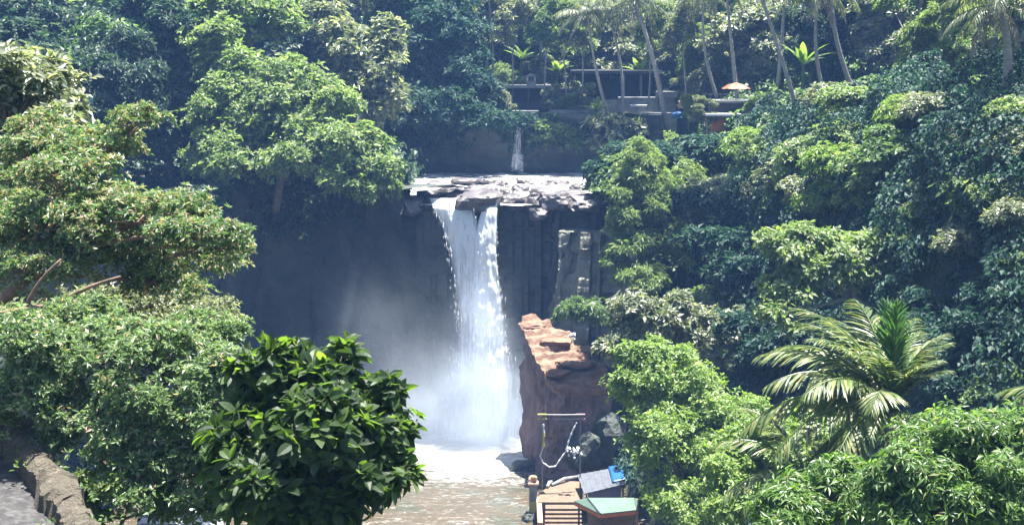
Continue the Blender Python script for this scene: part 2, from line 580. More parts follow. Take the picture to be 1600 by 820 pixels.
rock_wall("cliff", [(-6.6, 117.0), (-9, 119.2), (-12.6, 122), (-18, 123.8), (-23.2, 121), (-26.8, 113.4), (-29.8, 103.5), (-33, 89.5), (-39, 69)],
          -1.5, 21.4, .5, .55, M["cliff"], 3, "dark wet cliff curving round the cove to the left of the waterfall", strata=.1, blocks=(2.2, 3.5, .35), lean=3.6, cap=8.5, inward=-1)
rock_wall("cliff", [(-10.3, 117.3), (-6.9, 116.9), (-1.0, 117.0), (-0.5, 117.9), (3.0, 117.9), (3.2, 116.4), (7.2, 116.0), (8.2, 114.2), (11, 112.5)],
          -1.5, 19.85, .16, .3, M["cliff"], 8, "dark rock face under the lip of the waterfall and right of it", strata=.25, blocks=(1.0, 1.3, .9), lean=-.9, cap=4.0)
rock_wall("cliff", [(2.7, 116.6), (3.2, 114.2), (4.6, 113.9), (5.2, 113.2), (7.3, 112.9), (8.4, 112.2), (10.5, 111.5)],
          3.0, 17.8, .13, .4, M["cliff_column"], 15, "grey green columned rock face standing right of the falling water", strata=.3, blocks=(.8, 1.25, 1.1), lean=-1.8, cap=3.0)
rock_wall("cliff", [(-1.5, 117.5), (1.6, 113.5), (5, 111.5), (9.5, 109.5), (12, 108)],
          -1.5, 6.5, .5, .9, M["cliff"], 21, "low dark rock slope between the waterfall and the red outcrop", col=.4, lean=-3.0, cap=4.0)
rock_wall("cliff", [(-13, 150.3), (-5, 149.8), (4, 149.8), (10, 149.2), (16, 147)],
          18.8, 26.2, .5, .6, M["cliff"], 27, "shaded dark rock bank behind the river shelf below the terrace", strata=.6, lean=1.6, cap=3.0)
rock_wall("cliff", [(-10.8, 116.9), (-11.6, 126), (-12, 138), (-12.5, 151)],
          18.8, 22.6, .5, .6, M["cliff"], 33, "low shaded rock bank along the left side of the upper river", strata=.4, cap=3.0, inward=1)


# shelf and water sheets
def sheet(name, x0, x1, y0, y1, z, step, amp, mat, seed, label, origin=(0, 0, 0)):
    xs = np.arange(x0, x1 + .01, step); ys = np.arange(y0, y1 + .01, step)
    X, Y = np.meshgrid(xs, ys)
    P = np.stack([X.ravel(), Y.ravel(), np.zeros(X.size)], 1)
    P[:, 2] = .55 * np.exp(-((P[:, 0] + 2.2) / 4.5) ** 2 - ((P[:, 1] - 115.6) / 2.2) ** 2) * (z == 0)
    P[:, 2] += vnoise(P, .5, seed, 3) * amp + vnoise(P, 1.7, seed + 1, 2) * amp * .4 + z
    nx, ny = len(xs), len(ys)
    i = np.arange((ny - 1) * (nx - 1)); r = i // (nx - 1); c = i % (nx - 1); a = r * nx + c
    F = np.stack([a, a + 1, a + nx + 1, a + nx], 1)
    o = link(name, tri_mesh(name, P - np.array(origin), F, True), mat)
    o.location = origin
    return tag(o, label, "water", kind="structure")


FOOT = (-2.6, 114.5, 0.0)
sheet("river_pool", -70, 14, 36, 124.5, 0.0, .4, .16, M["pool"], 2, "silty green brown plunge pool with white foam below the waterfall", FOOT)
sheet("river_shelf", -10.6, 9.2, 116.9, 149.6, 19.86, .3, .17, M["river"], 5, "shallow upper river sliding over the rock shelf in white riffles")


def boulder_mesh(name, seed, sx, sy, sz, sub=3):
    import bmesh
    bm = bmesh.new()
    bmesh.ops.create_icosphere(bm, subdivisions=sub, radius=1.0)
    V = np.array([v.co[:] for v in bm.verts])
    F = np.array([[v.index for v in f.verts] for f in bm.faces])
    bm.free()
    V = np.sign(V) * np.abs(V) ** .72
    d = 1 + .55 * vnoise(V, 1.1, seed, 2) + .3 * vnoise(V, 2.6, seed + 3, 2)
    V = V * d[:, None]
    zq = np.round(V[:, 2] * 3) / 3
    V[:, 2] = V[:, 2] * .7 + zq * .3
    V *= np.array([sx, sy, sz])
    return tri_mesh(name, V, F, False)


BOULDERS = [
    # px, py, half width px, depth, half height m, label
    (745, 308, 40, 117.3, .85, "broad flat boulder perched on the lip between the two streams"),
    (712, 292, 33, 121.5, .7, "dark brown rock left of the lip boulder at the river edge"),
    (700, 283, 24, 126, .6, "rounded rock parting the white water on the left of the shelf"),
    (752, 283, 30, 127, .6, "low brown slab rock in the middle of the upper river"),
    (688, 276, 20, 133, .5, "small dark rock near the left start of the rapids"),
    (728, 274, 24, 136, .5, "long rock under the shaded bank left of the little cascade"),
    (770, 275, 20, 136, .55, "rock with a dark front just left of the little cascade foot"),
    (792, 286, 14, 124, .5, "small round wet rock right of the middle slab rock"),
    (806, 300, 24, 119, .6, "wet rock at the head of the narrow right stream"),
    (838, 303, 22, 118.3, .7, "flat dark rock on the rim above the shaded recess"),
    (868, 309, 26, 117.5, .8, "square edged rock on the rim above the grey columns"),
    (905, 306, 28, 117.5, .7, "pale flat rock on the rim next to the light green tree"),
    (940, 300, 26, 119, .8, "brown boulder at the right end of the rim under the leaves"),
    (850, 285, 22, 126, .45, "low pale rock in the riffles left of the concrete block"),
    (890, 290, 30, 124.5, .45, "long thin rock ledge in front of the concrete block"),
    (820, 274, 16, 137, .5, "rock at the right foot of the little cascade"),
    (868, 274, 22, 136, .4, "thin rock bar right of the little cascade"),
    (642, 318, 22, 117.2, .7, "mossy rock at the left edge of the lip beside the overhanging tree"),
    (925, 320, 20, 115.8, .5, "broken brown rock below the rim on top of the columns"),
    (665, 286, 16, 124, .4, "low rock in the smooth white water at the left edge of the shelf"),
    (720, 303, 16, 119, .5, "dark stone just behind the left end of the lip boulder"),
    (775, 299, 15, 120, .5, "pointed stone behind the right end of the lip boulder"),
    (676, 296, 14, 121, .4, "small stone in the foam above the broad left stream"),
    (812, 281, 14, 130, .4, "small dark stone between the middle slab and the pale riffles"),
    (785, 277, 12, 134, .4, "little rock below the foot of the cascade"),
    (905, 281, 14, 130, .4, "little pale stone left of the concrete block"),
    (920, 298, 16, 121, .45, "brown stone below the concrete block"),
    (855, 297, 16, 121, .4, "brown stone at the head of the shaded recess"),
    (842, 331, 16, 116.6, .5, "tilted rock wedged in the recess right of the narrow stream"),
]
for k, (px, py, hw, Y, hz, lab) in enumerate(BOULDERS):
    p = at(px, py, Y)
    w = hw * mpp(Y)
    if k not in (17, 18, len(BOULDERS) - 1):
        p.z = 19.85 + hz * .12
    else:
        p.z -= hz * .3
    o = link("boulder", boulder_mesh("boulder", k * 3 + 1, w * .9, min(w * .9, 1.8), hz * 1.0), M["boulder"])
    o.location = p
    o.rotation_euler = (0, 0, .5 * math.sin(k * 2.3))
    tag(o, lab, "rock", "rocks on the shelf above the waterfall")


# ------------------------------------------------------------------ the waterfall
def interp_px(tab, py):
    ys = [t[1] for t in tab]; xs = [t[0] for t in tab]
    return float(np.interp(py, ys, xs))


def fall_sheet(name, ledge, redge, py0, py1, Y0, fwd, nu, nv, seed, parent, thin_lo, thin_hi, thickness=.35):
    V, T = [], []
    for j in range(nv + 1):
        v = j / nv; py = py0 + (py1 - py0) * v
        Y = Y0 - fwd * math.sqrt(v)
        if v < .04:
            Y = Y0 + .9 - (v / .04) * (.9 + fwd * .2)
        a = at(interp_px(ledge, py), py, Y); b = at(interp_px(redge, py), py, Y)
        for i in range(nu + 1):
            u = i / nu
            p = a.lerp(b, u)
            V.append((p.x, p.y + thickness * (4 * (u - .5) ** 2), p.z))
            edge = max(0, 1 - min(u, 1 - u) * 6)
            T.append(thin_lo + (thin_hi - thin_lo) * v + edge * .33)
    V = np.array(V)
    q = V.copy(); q[:, 2] *= .16
    vv = np.repeat(np.arange(nv + 1) / nv, nu + 1)
    V[:, 1] -= vnoise(q, 2.2, seed, 3) * .42 * (.3 + vv) + vnoise(V, 1.1, seed + 5, 3) * (.10 + .22 * vv)
    V[:, 0] += vnoise(q, 1.1, seed + 2, 2) * .22 * vv
    w = nu + 1
    F = [(j * w + i, j * w + i + 1, (j + 1) * w + i + 1, (j + 1) * w + i) for j in range(nv) for i in range(nu)]
    me = tri_mesh(name, V, np.array(F), True)
    at_ = me.attributes.new("thin", 'FLOAT', 'POINT')
    at_.data.foreach_set("value", np.array(T, dtype=np.float32))
    return link(name, me, M["fall"], parent)


wf = empty("waterfall", (0, 0, 0), "tall white waterfall dropping from the rock shelf into the pool", "waterfall")
LE = [(670, 308), (676, 325), (690, 350), (703, 400), (712, 450), (717, 500), (716, 560), (708, 610), (697, 650), (682, 700)]
LR = [(734, 308), (738, 325), (745, 345), (753, 380), (757, 430), (760, 500), (764, 560), (768, 610), (770, 650), (772, 700)]
RL = [(757, 308), (755, 322), (748, 345), (742, 380), (738, 430), (736, 500), (734, 560), (730, 610), (726, 650), (722, 700)]
RR = [(779, 308), (777, 322), (776, 350), (775, 400), (779, 440), (786, 500), (793, 560), (803, 610), (813, 650), (824, 700)]
fall_sheet("stream", LE, LR, 310, 697, 116.8, 2.3, 46, 170, 4, wf, -.10, .46)["label"] = "broad left stream breaking into separate strands"
fall_sheet("stream", RL, RR, 312, 698, 116.3, 2.4, 40, 170, 9, wf, -.24, .40)["label"] = "narrow bright right stream widening as it drops"


def droplets(name, tabs, Y, n, seed, parent, size, spread):
    rng = np.random.default_rng(seed)
    V, F = [], []
    for k in range(n):
        py = 330 + 365 * rng.random() ** .7
        tab = tabs[rng.integers(len(tabs))]
        px = interp_px(tab, py) + rng.normal() * spread * (.3 + (py - 330) / 300)
        p = at(px, py, Y - 1.2 + rng.normal() * .4)
        s = size * (.4 + rng.random())
        h = s * (10 + 26 * rng.random())
        n0 = len(V)
        V += [(p.x, p.y, p.z + h), (p.x - s, p.y, p.z), (p.x + s * .5, p.y - s, p.z), (p.x + s * .5, p.y + s, p.z), (p.x, p.y, p.z - h * .6)]
        F += [(n0, n0 + 1, n0 + 2), (n0, n0 + 2, n0 + 3), (n0, n0 + 3, n0 + 1), (n0 + 4, n0 + 2, n0 + 1), (n0 + 4, n0 + 3, n0 + 2), (n0 + 4, n0 + 1, n0 + 3)]
    o = link(name, tri_mesh(name, np.array(V), np.array(F), True), M["drop"], parent)
    o["kind"] = "stuff"
    return o


M["drop"], _nt, _bs, _o = new_mat("water_drop")
_bs.inputs["Base Color"].default_value = (.8, .82, .85, 1)
_bs.inputs["Roughness"].default_value = .4
droplets("spray", [LE, LE, RR, LR], 116.2, 700, 5, wf, .012, 5)

cas = empty("cascade", at(806, 266, 149), "small second cascade trickling down the shaded rear rock bank", "waterfall")
inv = cas.location.copy()
for (l, r, y0, y1, sd) in (([(806, 188), (800, 240), (796, 262)], [(818, 188), (816, 240), (818, 262)], 190, 262, 3),
                           ([(800, 236), (794, 268)], [(818, 236), (824, 268)], 240, 268, 7)):
    o = fall_sheet("stream", l, r, y0, y1, 148.2, .9, 10, 40, sd, None, .30, .42, .2)
    o.parent = cas
    o.location = -inv

# ------------------------------------------------------------------ red rock outcrop with worn strata
def outcrop():
    NV, NU = 84, 44
    V, F = [], []
    for j in range(NV + 1):
        v = j / NV
        y = 103.2 + 9.4 * v
        e = vnoise(np.array([[0, y, 1.0], [3, y, 5.0]]), .8, 6, 3)
        xl = np.interp(v, [0, .12, .3, .55, .8, 1], [3.0, 2.4, 2.0, 1.3, .5, .9]) + e[0] * .5
        xr = np.interp(v, [0, .15, .5, .8, 1], [7.2, 7.1, 5.6, 4.3, 2.6]) + e[1] * .6
        for i in range(NU + 1):
            u = i / NU
            x = xl + (xr - xl) * u
            f = .30 * vnoise(np.array([[x * .35, y * .35, 0]]), 2.4, 3, 1)[0]
            yy = y + f * 1.2 + vnoise(np.array([[x, y, 3.0]]), .6, 8, 2)[0] * .8
            z = 8.0 + (yy - 103.5) * .37 - .25 * (u - .5)
            q = .42
            zt = math.floor(z / q) * q + q * min(1, max(0, ((z / q) % 1 - .78) / .22))
            z = zt + .20 * vnoise(np.array([[x, y, 0]]), 2.2, 5, 3)[0] + .35 * vnoise(np.array([[x, y, 0]]), .55, 15, 2)[0]
            if v < .16: z -= .5 * (1 - v / .16) ** 2
            V.append((x, y, z))
    W = NU + 1
    for j in range(NV):
        for i in range(NU):
            F.append((j * W + i, j * W + i + 1, (j + 1) * W + i + 1, (j + 1) * W + i))
    ntop = len(F)
    loop = [i for i in range(NU + 1)] + [j * W + NU for j in range(1, NV + 1)] + [NV * W + i for i in range(NU - 1, -1, -1)] + [j * W for j in range(NV - 1, 0, -1)]
    cen = np.array([4.0, 107.5])
    top = np.array([V[i] for i in loop]); m = len(loop)
    prev = loop
    out = top[:, :2] - cen; out /= np.linalg.norm(out, axis=1)[:, None]
    NL = 40
    for k in range(1, NL + 1):
        t = k / NL
        P = top.copy()
        P[:, 2] = top[:, 2] * (1 - t) + (-.9) * t
        q = P.copy(); q[:, 2] *= .35
        d = .55 * vnoise(q, .7, 4, 3) + .35 * np.round(vnoise(q, 1.3, 9, 1) * 3) / 3 + .2 * vnoise(P, 2.0, 2, 2)
        q2 = P.copy(); q2[:, :2] *= .15
        d += .3 * np.round(vnoise(q2, 1.4, 12, 1) * 3) / 3
        d = d * min(1, k / 3) - .35 * min(1, k / 4) + .75 * t * t
        P[:, 0] += out[:, 0] * d + .5 * t * (top[:, 1] > 106); P[:, 1] += out[:, 1] * d
        n0 = len(V)
        V += [tuple(p) for p in P]
        cur = list(range(n0, n0 + m))
        for i in range(m):
            i2 = (i + 1) % m
            F.append((prev[i2], prev[i], cur[i], cur[i2]))
        prev = cur
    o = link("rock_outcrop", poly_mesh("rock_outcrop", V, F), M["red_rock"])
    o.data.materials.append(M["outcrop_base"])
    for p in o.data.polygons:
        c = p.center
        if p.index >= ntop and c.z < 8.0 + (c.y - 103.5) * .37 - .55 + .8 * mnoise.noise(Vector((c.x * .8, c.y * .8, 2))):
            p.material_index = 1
    return tag(o, "reddish layered rock outcrop with sunlit flat top beside the pool", "rock")


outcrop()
from mathutils.bvhtree import BVHTree
_oc = bpy.data.objects["rock_outcrop"]
_bvh = BVHTree.FromPolygons([v.co[:] for v in _oc.data.vertices], [tuple(p.vertices) for p in _oc.data.polygons])


def on_rock(px, py, fallback):
    o0 = Vector((0, 0, CAM_Z))
    h = _bvh.ray_cast(o0, (at(px, py, 100) - o0).normalized())
    return h[0] if h[0] is not None else at(px, py, fallback)


for k, (px, py, hw, Y, hz, lab) in enumerate([
        (833, 510, 16, 111.5, .3, "pale weathered slab on the highest rear corner of the red outcrop"),
        (868, 535, 24, 109.5, .3, "pinkish slab lying across the middle of the red outcrop top"),
        (893, 527, 7, 110, .35, "small white rounded stone on the red outcrop"),
        (916, 548, 14, 107, .3, "flat pale stone at the right rim of the red outcrop under the fern"),
        (898, 568, 28, 106, .25, "wide orange tinted slab above the cut steps of the red outcrop"),
        (872, 582, 18, 105, .28, "broken slab at the front left brow of the red outcrop")]):
    p = on_rock(px, py, Y)
    o = link("rock_slab", boulder_mesh("rock_slab", 60 + k, hw * mpp(Y), hw * mpp(Y) * .7, hz), M["white_paint"] if k == 2 else M["red_rock"])
    o.location = p
    tag(o, lab, "rock", "loose slabs on the red outcrop")
c0 = on_rock(930, 606, 103)
sb = MB()
for i in range(4):
    sb.box((c0.x + .05 * i, c0.y + .1 + .5 * i, c0.z - .3 + .32 * i), (1.75 - i * .1, .62, .5), rz=.04 * i, bev=.05)
o = sb.build("stone_steps", M["red_rock"])
tag(o, "short flight of stone steps cut into the right end of the red outcrop", "steps")
for k, (px, py, hw, Y, hz, lab) in enumerate([
        (820, 735, 18, 107, .7, "dark rock at the waterline left of the outcrop foot"),
        (950, 690, 26, 103, 2.0, "tall dark rock leaning against the right foot of the red outcrop"),
        (915, 705, 28, 102.6, 1.4, "brown boulder at the foot of the outcrop behind the rope garland"),
        (830, 812, 12, 95, .5, "dark wet rock in the water beside the gate post")]):
    p = at(px, py, Y)
    o = link("boulder", boulder_mesh("boulder", 80 + k, hw * mpp(Y), hw * mpp(Y), hz), M["cliff"])
    o.location = p
    tag(o, lab, "rock", "rocks at the foot of the outcrop")

# ------------------------------------------------------------------ riverside deck, photo frame, huts
def riverside():
    # deck with stairs
    d0 = on_z(838, 772, 1.5); d1 = on_z(912, 756, 1.5)
    root = empty("viewing_deck", (2.8, 98.5, 0), "tan riverside viewing deck with broad steps below the red outcrop", "deck")
    b = root.location
    pts = [on_z(840, 784, 1.5), on_z(906, 784, 1.5), on_z(912, 752, 1.5), on_z(872, 750, 1.5), on_z(845, 768, 1.5)]
    mb = MB().prism([p - b - Vector((0, 0, 1.9)) for p in pts], (0, 0, 1.9))
    mb.build("deck_slab", M["tan_deck"], root)
    for i in range(5):
        z = 1.5 - .17 * (i + 1)
        c = (on_z(852, 790 + i * 6.6, z) + on_z(908, 790 + i * 6.6, z)) / 2
        w = (on_z(908, 790, z) - on_z(852, 790, z)).x
        m2 = MB().box(c - b - Vector((0, -.1, .12)), (w, 1.2, .22), bev=.02)
        m2.build("step", M["tan_deck"], root)
    e = MB()
    e.box(on_z(843, 800, 1.2) - b - Vector((0, 0, .2)), (.35, 5.5, .9), bev=.03)
    e.build("kerb", M["ochre_wall"], root)
    mg = MB()
    for (px0, py0, px1, py1) in ((862, 757, 902, 744), (855, 760, 862, 752)):
        a = on_z(px0, py0, 1.62); c2 = on_z(px1, py1, 1.62)
        mg.tube([a - b, (a + c2) / 2 - b + Vector((0, 0, .15)), c2 - b], [.1, .13, .1], 8)
    mg.build("rim", M["concrete_dark"], root)
    # post with orange cap and yellow cloth at the corner of the deck
    g = on_z(833, 795, .6)
    root = empty("gate_post", g, "stone post with orange cap and yellow cloth at deck corner", "post")
    MB().box((0, 0, .7), (.55, .55, 2.2), bev=.05).build("post", M["concrete_dark"], root)
    MB().box((0, 0, 1.9), (.75, .75, .2), bev=.05).build("cap", M["ochre_wall"], root)
    me = boulder_mesh("finial", 5, .3, .3, .32, 2)
    link("finial", me, M["ochre_wall"], root).location = (0, 0, 2.2)
    MB().box((.02, -.31, .2), (.5, .06, .9), bev=.02).build("cloth", M["yellow_cloth"], root)
    # photo frame: two poles, cross bars, rope garland
    pl = on_z(847, 770, 1.5); Yp = pl.y
    tl = at(847, 652, Yp); tr_ = at(907, 652, Yp + .6); pr = Vector((tr_.x, tr_.y, 1.5))
    root = empty("photo_frame", pl, "slim pole frame with two crossbars and hanging garland on the deck", "frame")
    for a, t in ((pl, tl), (pr, tr_)):
        MB().tube([a - pl, (a + t) / 2 - pl, t + Vector((0, 0, .25)) - pl], .04, 8).build("pole", M["metal_pole"], root)
    MB().tube([Vector((0, 0, 0)), Vector((0, 0, .2))], [.28, .08], 8).build("pole_foot", M["wood_dark"], root)
    for dz in (0, .32):
        MB().tube([tl - pl + Vector((-.3, 0, dz - .1)), (tl + tr_) / 2 - pl + Vector((0, 0, dz - .12)), tr_ - pl + Vector((.3, 0, dz - .1))], .045, 6).build("crossbar", M["metal_pole"], root)
        for q in (tl, tr_):
            MB().tube([q - pl + Vector((-.32, 0, dz - .1)), q - pl + Vector((.32, 0, dz - .1))], .065, 8).build("wrapping", M["yellow_cloth"] if q is tl else M["pink_cloth"], root)
    def gl(pxs, r, mat, nm="garland"):
        P = [at(x, y, Yp + .3 * (x - 847) / 60 - .12) - pl for x, y in pxs]
        Q = []
        for i in range(len(P) - 1):
            for s in range(4):
                Q.append(P[i].lerp(P[i + 1], s / 4))
        Q.append(P[-1])
        rr = [.65 * r * (1 + .35 * math.sin(i * 2.1)) for i in range(len(Q))]
        MB().tube(Q, rr, 7).build(nm, mat, root)
    gl([(849, 662), (850, 676)], .10, M["white_cloth"])
    gl([(850, 676), (849, 697)], .13, M["yellow_cloth"])
    gl([(849, 697), (844, 712), (848, 722), (858, 729), (868, 728), (876, 716), (884, 705)], .075, M["white_cloth"])
    gl([(884, 705), (888, 690), (894, 674), (901, 660)], .085, M["white_cloth"])
    fm = MB()
    rng = random.Random(4)
    for i in range(26):
        c = at(894 + rng.gauss(0, 6), 704 + rng.gauss(0, 5), Yp - .1 + rng.gauss(0, .1)) - pl
        fm.tube([c + Vector((0, 0, -.12)), c + Vector((.05, -.1, 0)), c + Vector((.02, 0, .12))], [.02, .075, .02], 6)
    fm.build("flower_bunch", M["white_cloth"], root)
    # grey sheet roofed hut with blue tarp
    c = [at(902, 741, 97.5), at(972, 728, 98.0), at(978, 755, 94.2), at(913, 771, 93.8)]
    base = Vector(((c[0].x + c[1].x) / 2, 96, .6))
    root = empty("hut", base, "small hut with a tilted flat grey sheet roof behind the green roof", "hut")
    n = (c[1] - c[0]).cross(c[3] - c[0]).normalized()
    if n.z < 0: n = -n
    mb = MB()
    nr = 14
    for i in range(nr):
        a0, a1 = i / nr, (i + 1) / nr
        p0, p1 = c[0].lerp(c[1], a0), c[0].lerp(c[1], a1)
        q0, q1 = c[3].lerp(c[2], a0), c[3].lerp(c[2], a1)
        lift = n * (.018 if i % 2 else 0)
        mb.prism([v - base + lift for v in (p0, p1, q1, q0)], n * -.06)
    mb.build("roof", M["grey_sheet"], root)
    for p in c:
        q = p.lerp(sum(c, Vector()) / 4, .12)
        MB().tube([Vector((q.x, q.y, .3)) - base, q - base], .06, 6).build("post", M["wood_dark"], root)
    a, b2 = c[3].lerp(sum(c, Vector()) / 4, .2), c[2].lerp(sum(c, Vector()) / 4, .2)
    MB().prism([Vector((a.x, a.y, .4)) - base, Vector((b2.x, b2.y, .4)) - base, b2 - base - Vector((0, 0, .1)), a - base - Vector((0, 0, .1))], (0, .12, 0)).build("wall", M["purple_wall"], root)
    u = lambda s, t: c[0].lerp(c[1], s).lerp(c[3].lerp(c[2], s), t)
    V, F = [], []
    for j in range(9):
        for i in range(7):
            s, t = .70 + .33 * i / 6, -.04 + .88 * j / 8
            p = u(s, t) + n * (.09 + .07 * mnoise.noise(Vector((i * .7, j * .6, 3))))
            V.append(p - base)
    for j in range(8):
        for i in range(6):
            a0 = j * 7 + i
            F.append((a0, a0 + 1, a0 + 8, a0 + 7))
    o = link("tarp", poly_mesh("tarp", V, F, True), M["blue_tarp"])
    o.location = base
    md = o.modifiers.new("thick", 'SOLIDIFY'); md.thickness = .03
    tag(o, "bright blue tarp draped over the right corner of the grey roof", "tarp")
    # green roofed hut
    P = lambda px, py, Y: at(px, py, Y)
    r0, r1 = P(918, 777, 90.5), P(990, 777, 90.2)
    e0, e1, e2, e3 = P(897, 782, 91.6), P(938, 802, 87.2), P(994, 796, 87.0), P(997, 779, 92.5)
    base = Vector(((e1.x + e2.x) / 2, 89.5, .3))
    root = empty("stall", base, "open stall with a pale green hipped sheet roof beside the deck steps", "stall")
    mb = MB()
    t = Vector((0, 0, -.07))
    for f in ((r0, e0, e1), (r0, e1, e2, r1), (r1, e2, e3), (e0, r0, r1, e3)):
        mb.prism([v - base for v in f], t)
    mb.build("roof", M["green_sheet"], root)
    MB().tube([r0 - base, e1 - base + Vector((0, 0, .02))], .05, 6).build("hip_cap", M["dark_wall"], root)
    fa = MB()
    for a, b2 in ((e1, e2), (e0, e1)):
        fa.prism([a - base - Vector((0, 0, .08)), b2 - base - Vector((0, 0, .08)), b2 - base - Vector((0, 0, .3)), a - base - Vector((0, 0, .3))], (0, .05, 0))
    fa.build("fascia", M["orange_wall"], root)
    for q in (e0, e1, e2, e3):
        w = q.lerp(Vector((base.x, base.y, q.z)), .12)
        MB().tube([Vector((w.x, w.y, -.6)) - base, w - base - Vector((0, 0, .1))], .07, 6).build("post", M["wood_dark"], root)
    MB().box((0, 2.0, 1.0), (3.4, .12, 2.6)).build("back_wall", M["ochre_wall"], root)
    MB().box((0, -.4, .5), (2.6, .6, 1.0), bev=.03).build("counter", M["wood_dark"], root)


riverside()

# ------------------------------------------------------------------ buildings and walls on the rear terrace
def wall_thing(name, px0, px1, py0, py1, Y, depth, mat, label, cat):
    a = at(px0, py1, Y); b = at(px1, py0, Y)
    mb = MB().box(((a.x + b.x) / 2, Y + depth / 2, (a.z + b.z) / 2), (b.x - a.x, depth, b.z - a.z), bev=.04)
    o = mb.build(name, mat)
    return tag(o, label, cat)


def box_px(mb, px0, px1, py0, py1, Y, depth, bev=.03, base=Vector((0, 0, 0))):
    a = at(px0, py1, Y); b = at(px1, py0, Y)
    mb.box(Vector(((a.x + b.x) / 2, Y + depth / 2, (a.z + b.z) / 2)) - base, (b.x - a.x, depth, b.z - a.z), bev=bev)
    return mb


def terrace():
    cb = at(942, 288, 132)
    root = empty("concrete_block", cb, "square concrete block with a reddish cap beside the upper river", "block")
    w = 36 * mpp(132)
    MB().box((0, 1.0, .7), (w, 2.2, 1.9), bev=.05).build("body", M["concrete_dark"], root)
    MB().box((0, 1.0, 1.72), (w + .1, 2.3, .16), bev=.03).build("cap", M["red_rock"], root)
    wall_thing("terrace_wall", 860, 945, 172, 182, 150.2, .5, M["concrete"], "long low pale kerb wall along the terrace edge above the cascade", "wall")
    wall_thing("terrace_wall", 764, 842, 173, 181, 150.0, .5, M["concrete_dark"], "low grey kerb wall above the bank left of the cascade", "wall")
    # left pavilion with flat pale roof
    b = at(822, 172, 155)
    root = empty("pavilion", b, "dark open pavilion with a thin pale flat roof behind the terrace", "pavilion")
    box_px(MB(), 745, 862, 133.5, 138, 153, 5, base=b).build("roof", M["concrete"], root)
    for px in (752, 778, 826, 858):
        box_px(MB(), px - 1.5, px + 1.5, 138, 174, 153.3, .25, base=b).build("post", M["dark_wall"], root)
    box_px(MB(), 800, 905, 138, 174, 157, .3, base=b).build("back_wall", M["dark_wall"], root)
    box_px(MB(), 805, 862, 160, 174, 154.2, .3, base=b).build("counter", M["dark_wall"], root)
    b = at(830, 134, 154)
    root = empty("shrine", b, "little white roof shrine standing on the pale pavilion roof", "shrine")
    MB().box((0, 0, .25), (1.0, .9, .5), bev=.03).build("base", M["concrete"], root)
    for sx in (-.4, .4):
        MB().box((sx, 0, .7), (.14, .5, .5)).build("pillar", M["white_paint"], root)
    mb = MB(); mb.prism([Vector((-.75, -.5, .95)), Vector((.75, -.5, .95)), Vector((0, -.5, 1.35))], (0, 1.0, 0))
    mb.build("roof", M["concrete"], root)
    # central concrete hall
    b = at(970, 190, 158)
    root = empty("hall", b, "shaded open sided hall with thin posts behind the grey concrete parapet", "building")
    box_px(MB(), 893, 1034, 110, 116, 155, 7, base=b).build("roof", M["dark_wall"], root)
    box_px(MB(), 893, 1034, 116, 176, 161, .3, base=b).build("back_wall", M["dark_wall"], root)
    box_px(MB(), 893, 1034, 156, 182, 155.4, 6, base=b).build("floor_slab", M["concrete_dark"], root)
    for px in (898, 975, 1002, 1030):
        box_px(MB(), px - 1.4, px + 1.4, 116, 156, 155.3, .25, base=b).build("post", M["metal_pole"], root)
    b = at(1010, 192, 151)
    root = empty("parapet", b, "stepped grey concrete parapet in front of the shaded hall", "wall")
    box_px(MB(), 966, 1028, 152, 176, 151.5, 1.0, base=b).build("front_panel", M["concrete"], root)
    box_px(MB(), 1026, 1060, 143, 153, 151.0, 1.2, base=b).build("upper_block", M["concrete"], root)
    box_px(MB(), 1028, 1056, 153, 178, 151.9, .8, base=b).build("recess", M["concrete_dark"], root)
    box_px(MB(), 985, 1012, 164, 167, 151.4, .2, base=b).build("ledge", M["white_paint"], root)
    wall_thing("retaining_wall", 972, 1058, 176, 205, 150.6, .8, M["concrete_dark"], "dark grey retaining wall below the stepped parapet", "wall")
    wall_thing("pillar", 1026, 1034, 181, 203, 149.9, .5, M["concrete"], "single pale concrete pillar at the foot of the retaining wall", "pillar")
    wall_thing("painted_wall", 1060, 1098, 158, 170, 147, .4, M["ochre_wall"], "low reddish ochre wall between the parapet and the umbrella terrace", "wall")
    o = boulder_mesh("tarp", 91, .55, .4, .35, 2)
    o = link("tarp", o, M["blue_tarp"]); o.location = at(1058, 180, 147); tag(o, "crumpled blue tarp heap beneath the reddish ochre wall", "tarp")
    # right terrace kiosk
    b = at(1135, 205, 132)
    root = empty("kiosk", b, "small two level kiosk with an orange wall on the right terrace", "kiosk")
    box_px(MB(), 1098, 1192, 157, 161, 131, 4, base=b).build("upper_slab", M["concrete"], root)
    box_px(MB(), 1108, 1180, 161, 178, 134, .3, base=b).build("back_wall", M["purple_wall"], root)
    for px in (1100, 1128, 1160, 1190):
        box_px(MB(), px - 1, px + 1, 161, 205, 131.3, .2, base=b).build("post", M["dark_wall"], root)
    box_px(MB(), 1104, 1158, 178, 182, 129.5, 3, base=b).build("awning", M["white_paint"], root)
    box_px(MB(), 1112, 1134, 182, 206, 131, .4, base=b).build("orange_wall", M["orange_wall"], root)
    box_px(MB(), 1134, 1160, 183, 206, 132.5, .4, base=b).build("side_wall", M["dark_wall"], root)
    for px in range(1100, 1192, 9):
        box_px(MB(), px - .5, px + .5, 148, 157, 131.1, .06, bev=0, base=b).build("railing_post", M["metal_pole"], root)
    box_px(MB(), 1098, 1192, 147, 148.2, 131.1, .07, bev=0, base=b).build("handrail", M["metal_pole"], root)
    b = at(1150, 158, 132.5)
    root = empty("umbrella", b, "orange parasol opened over the right terrace railing", "umbrella")
    top = at(1150, 129, 132.5) - b
    MB().tube([Vector((0, 0, 0)), top], .04, 6).build("pole", M["white_paint"], root)
    V = [top]; F = []
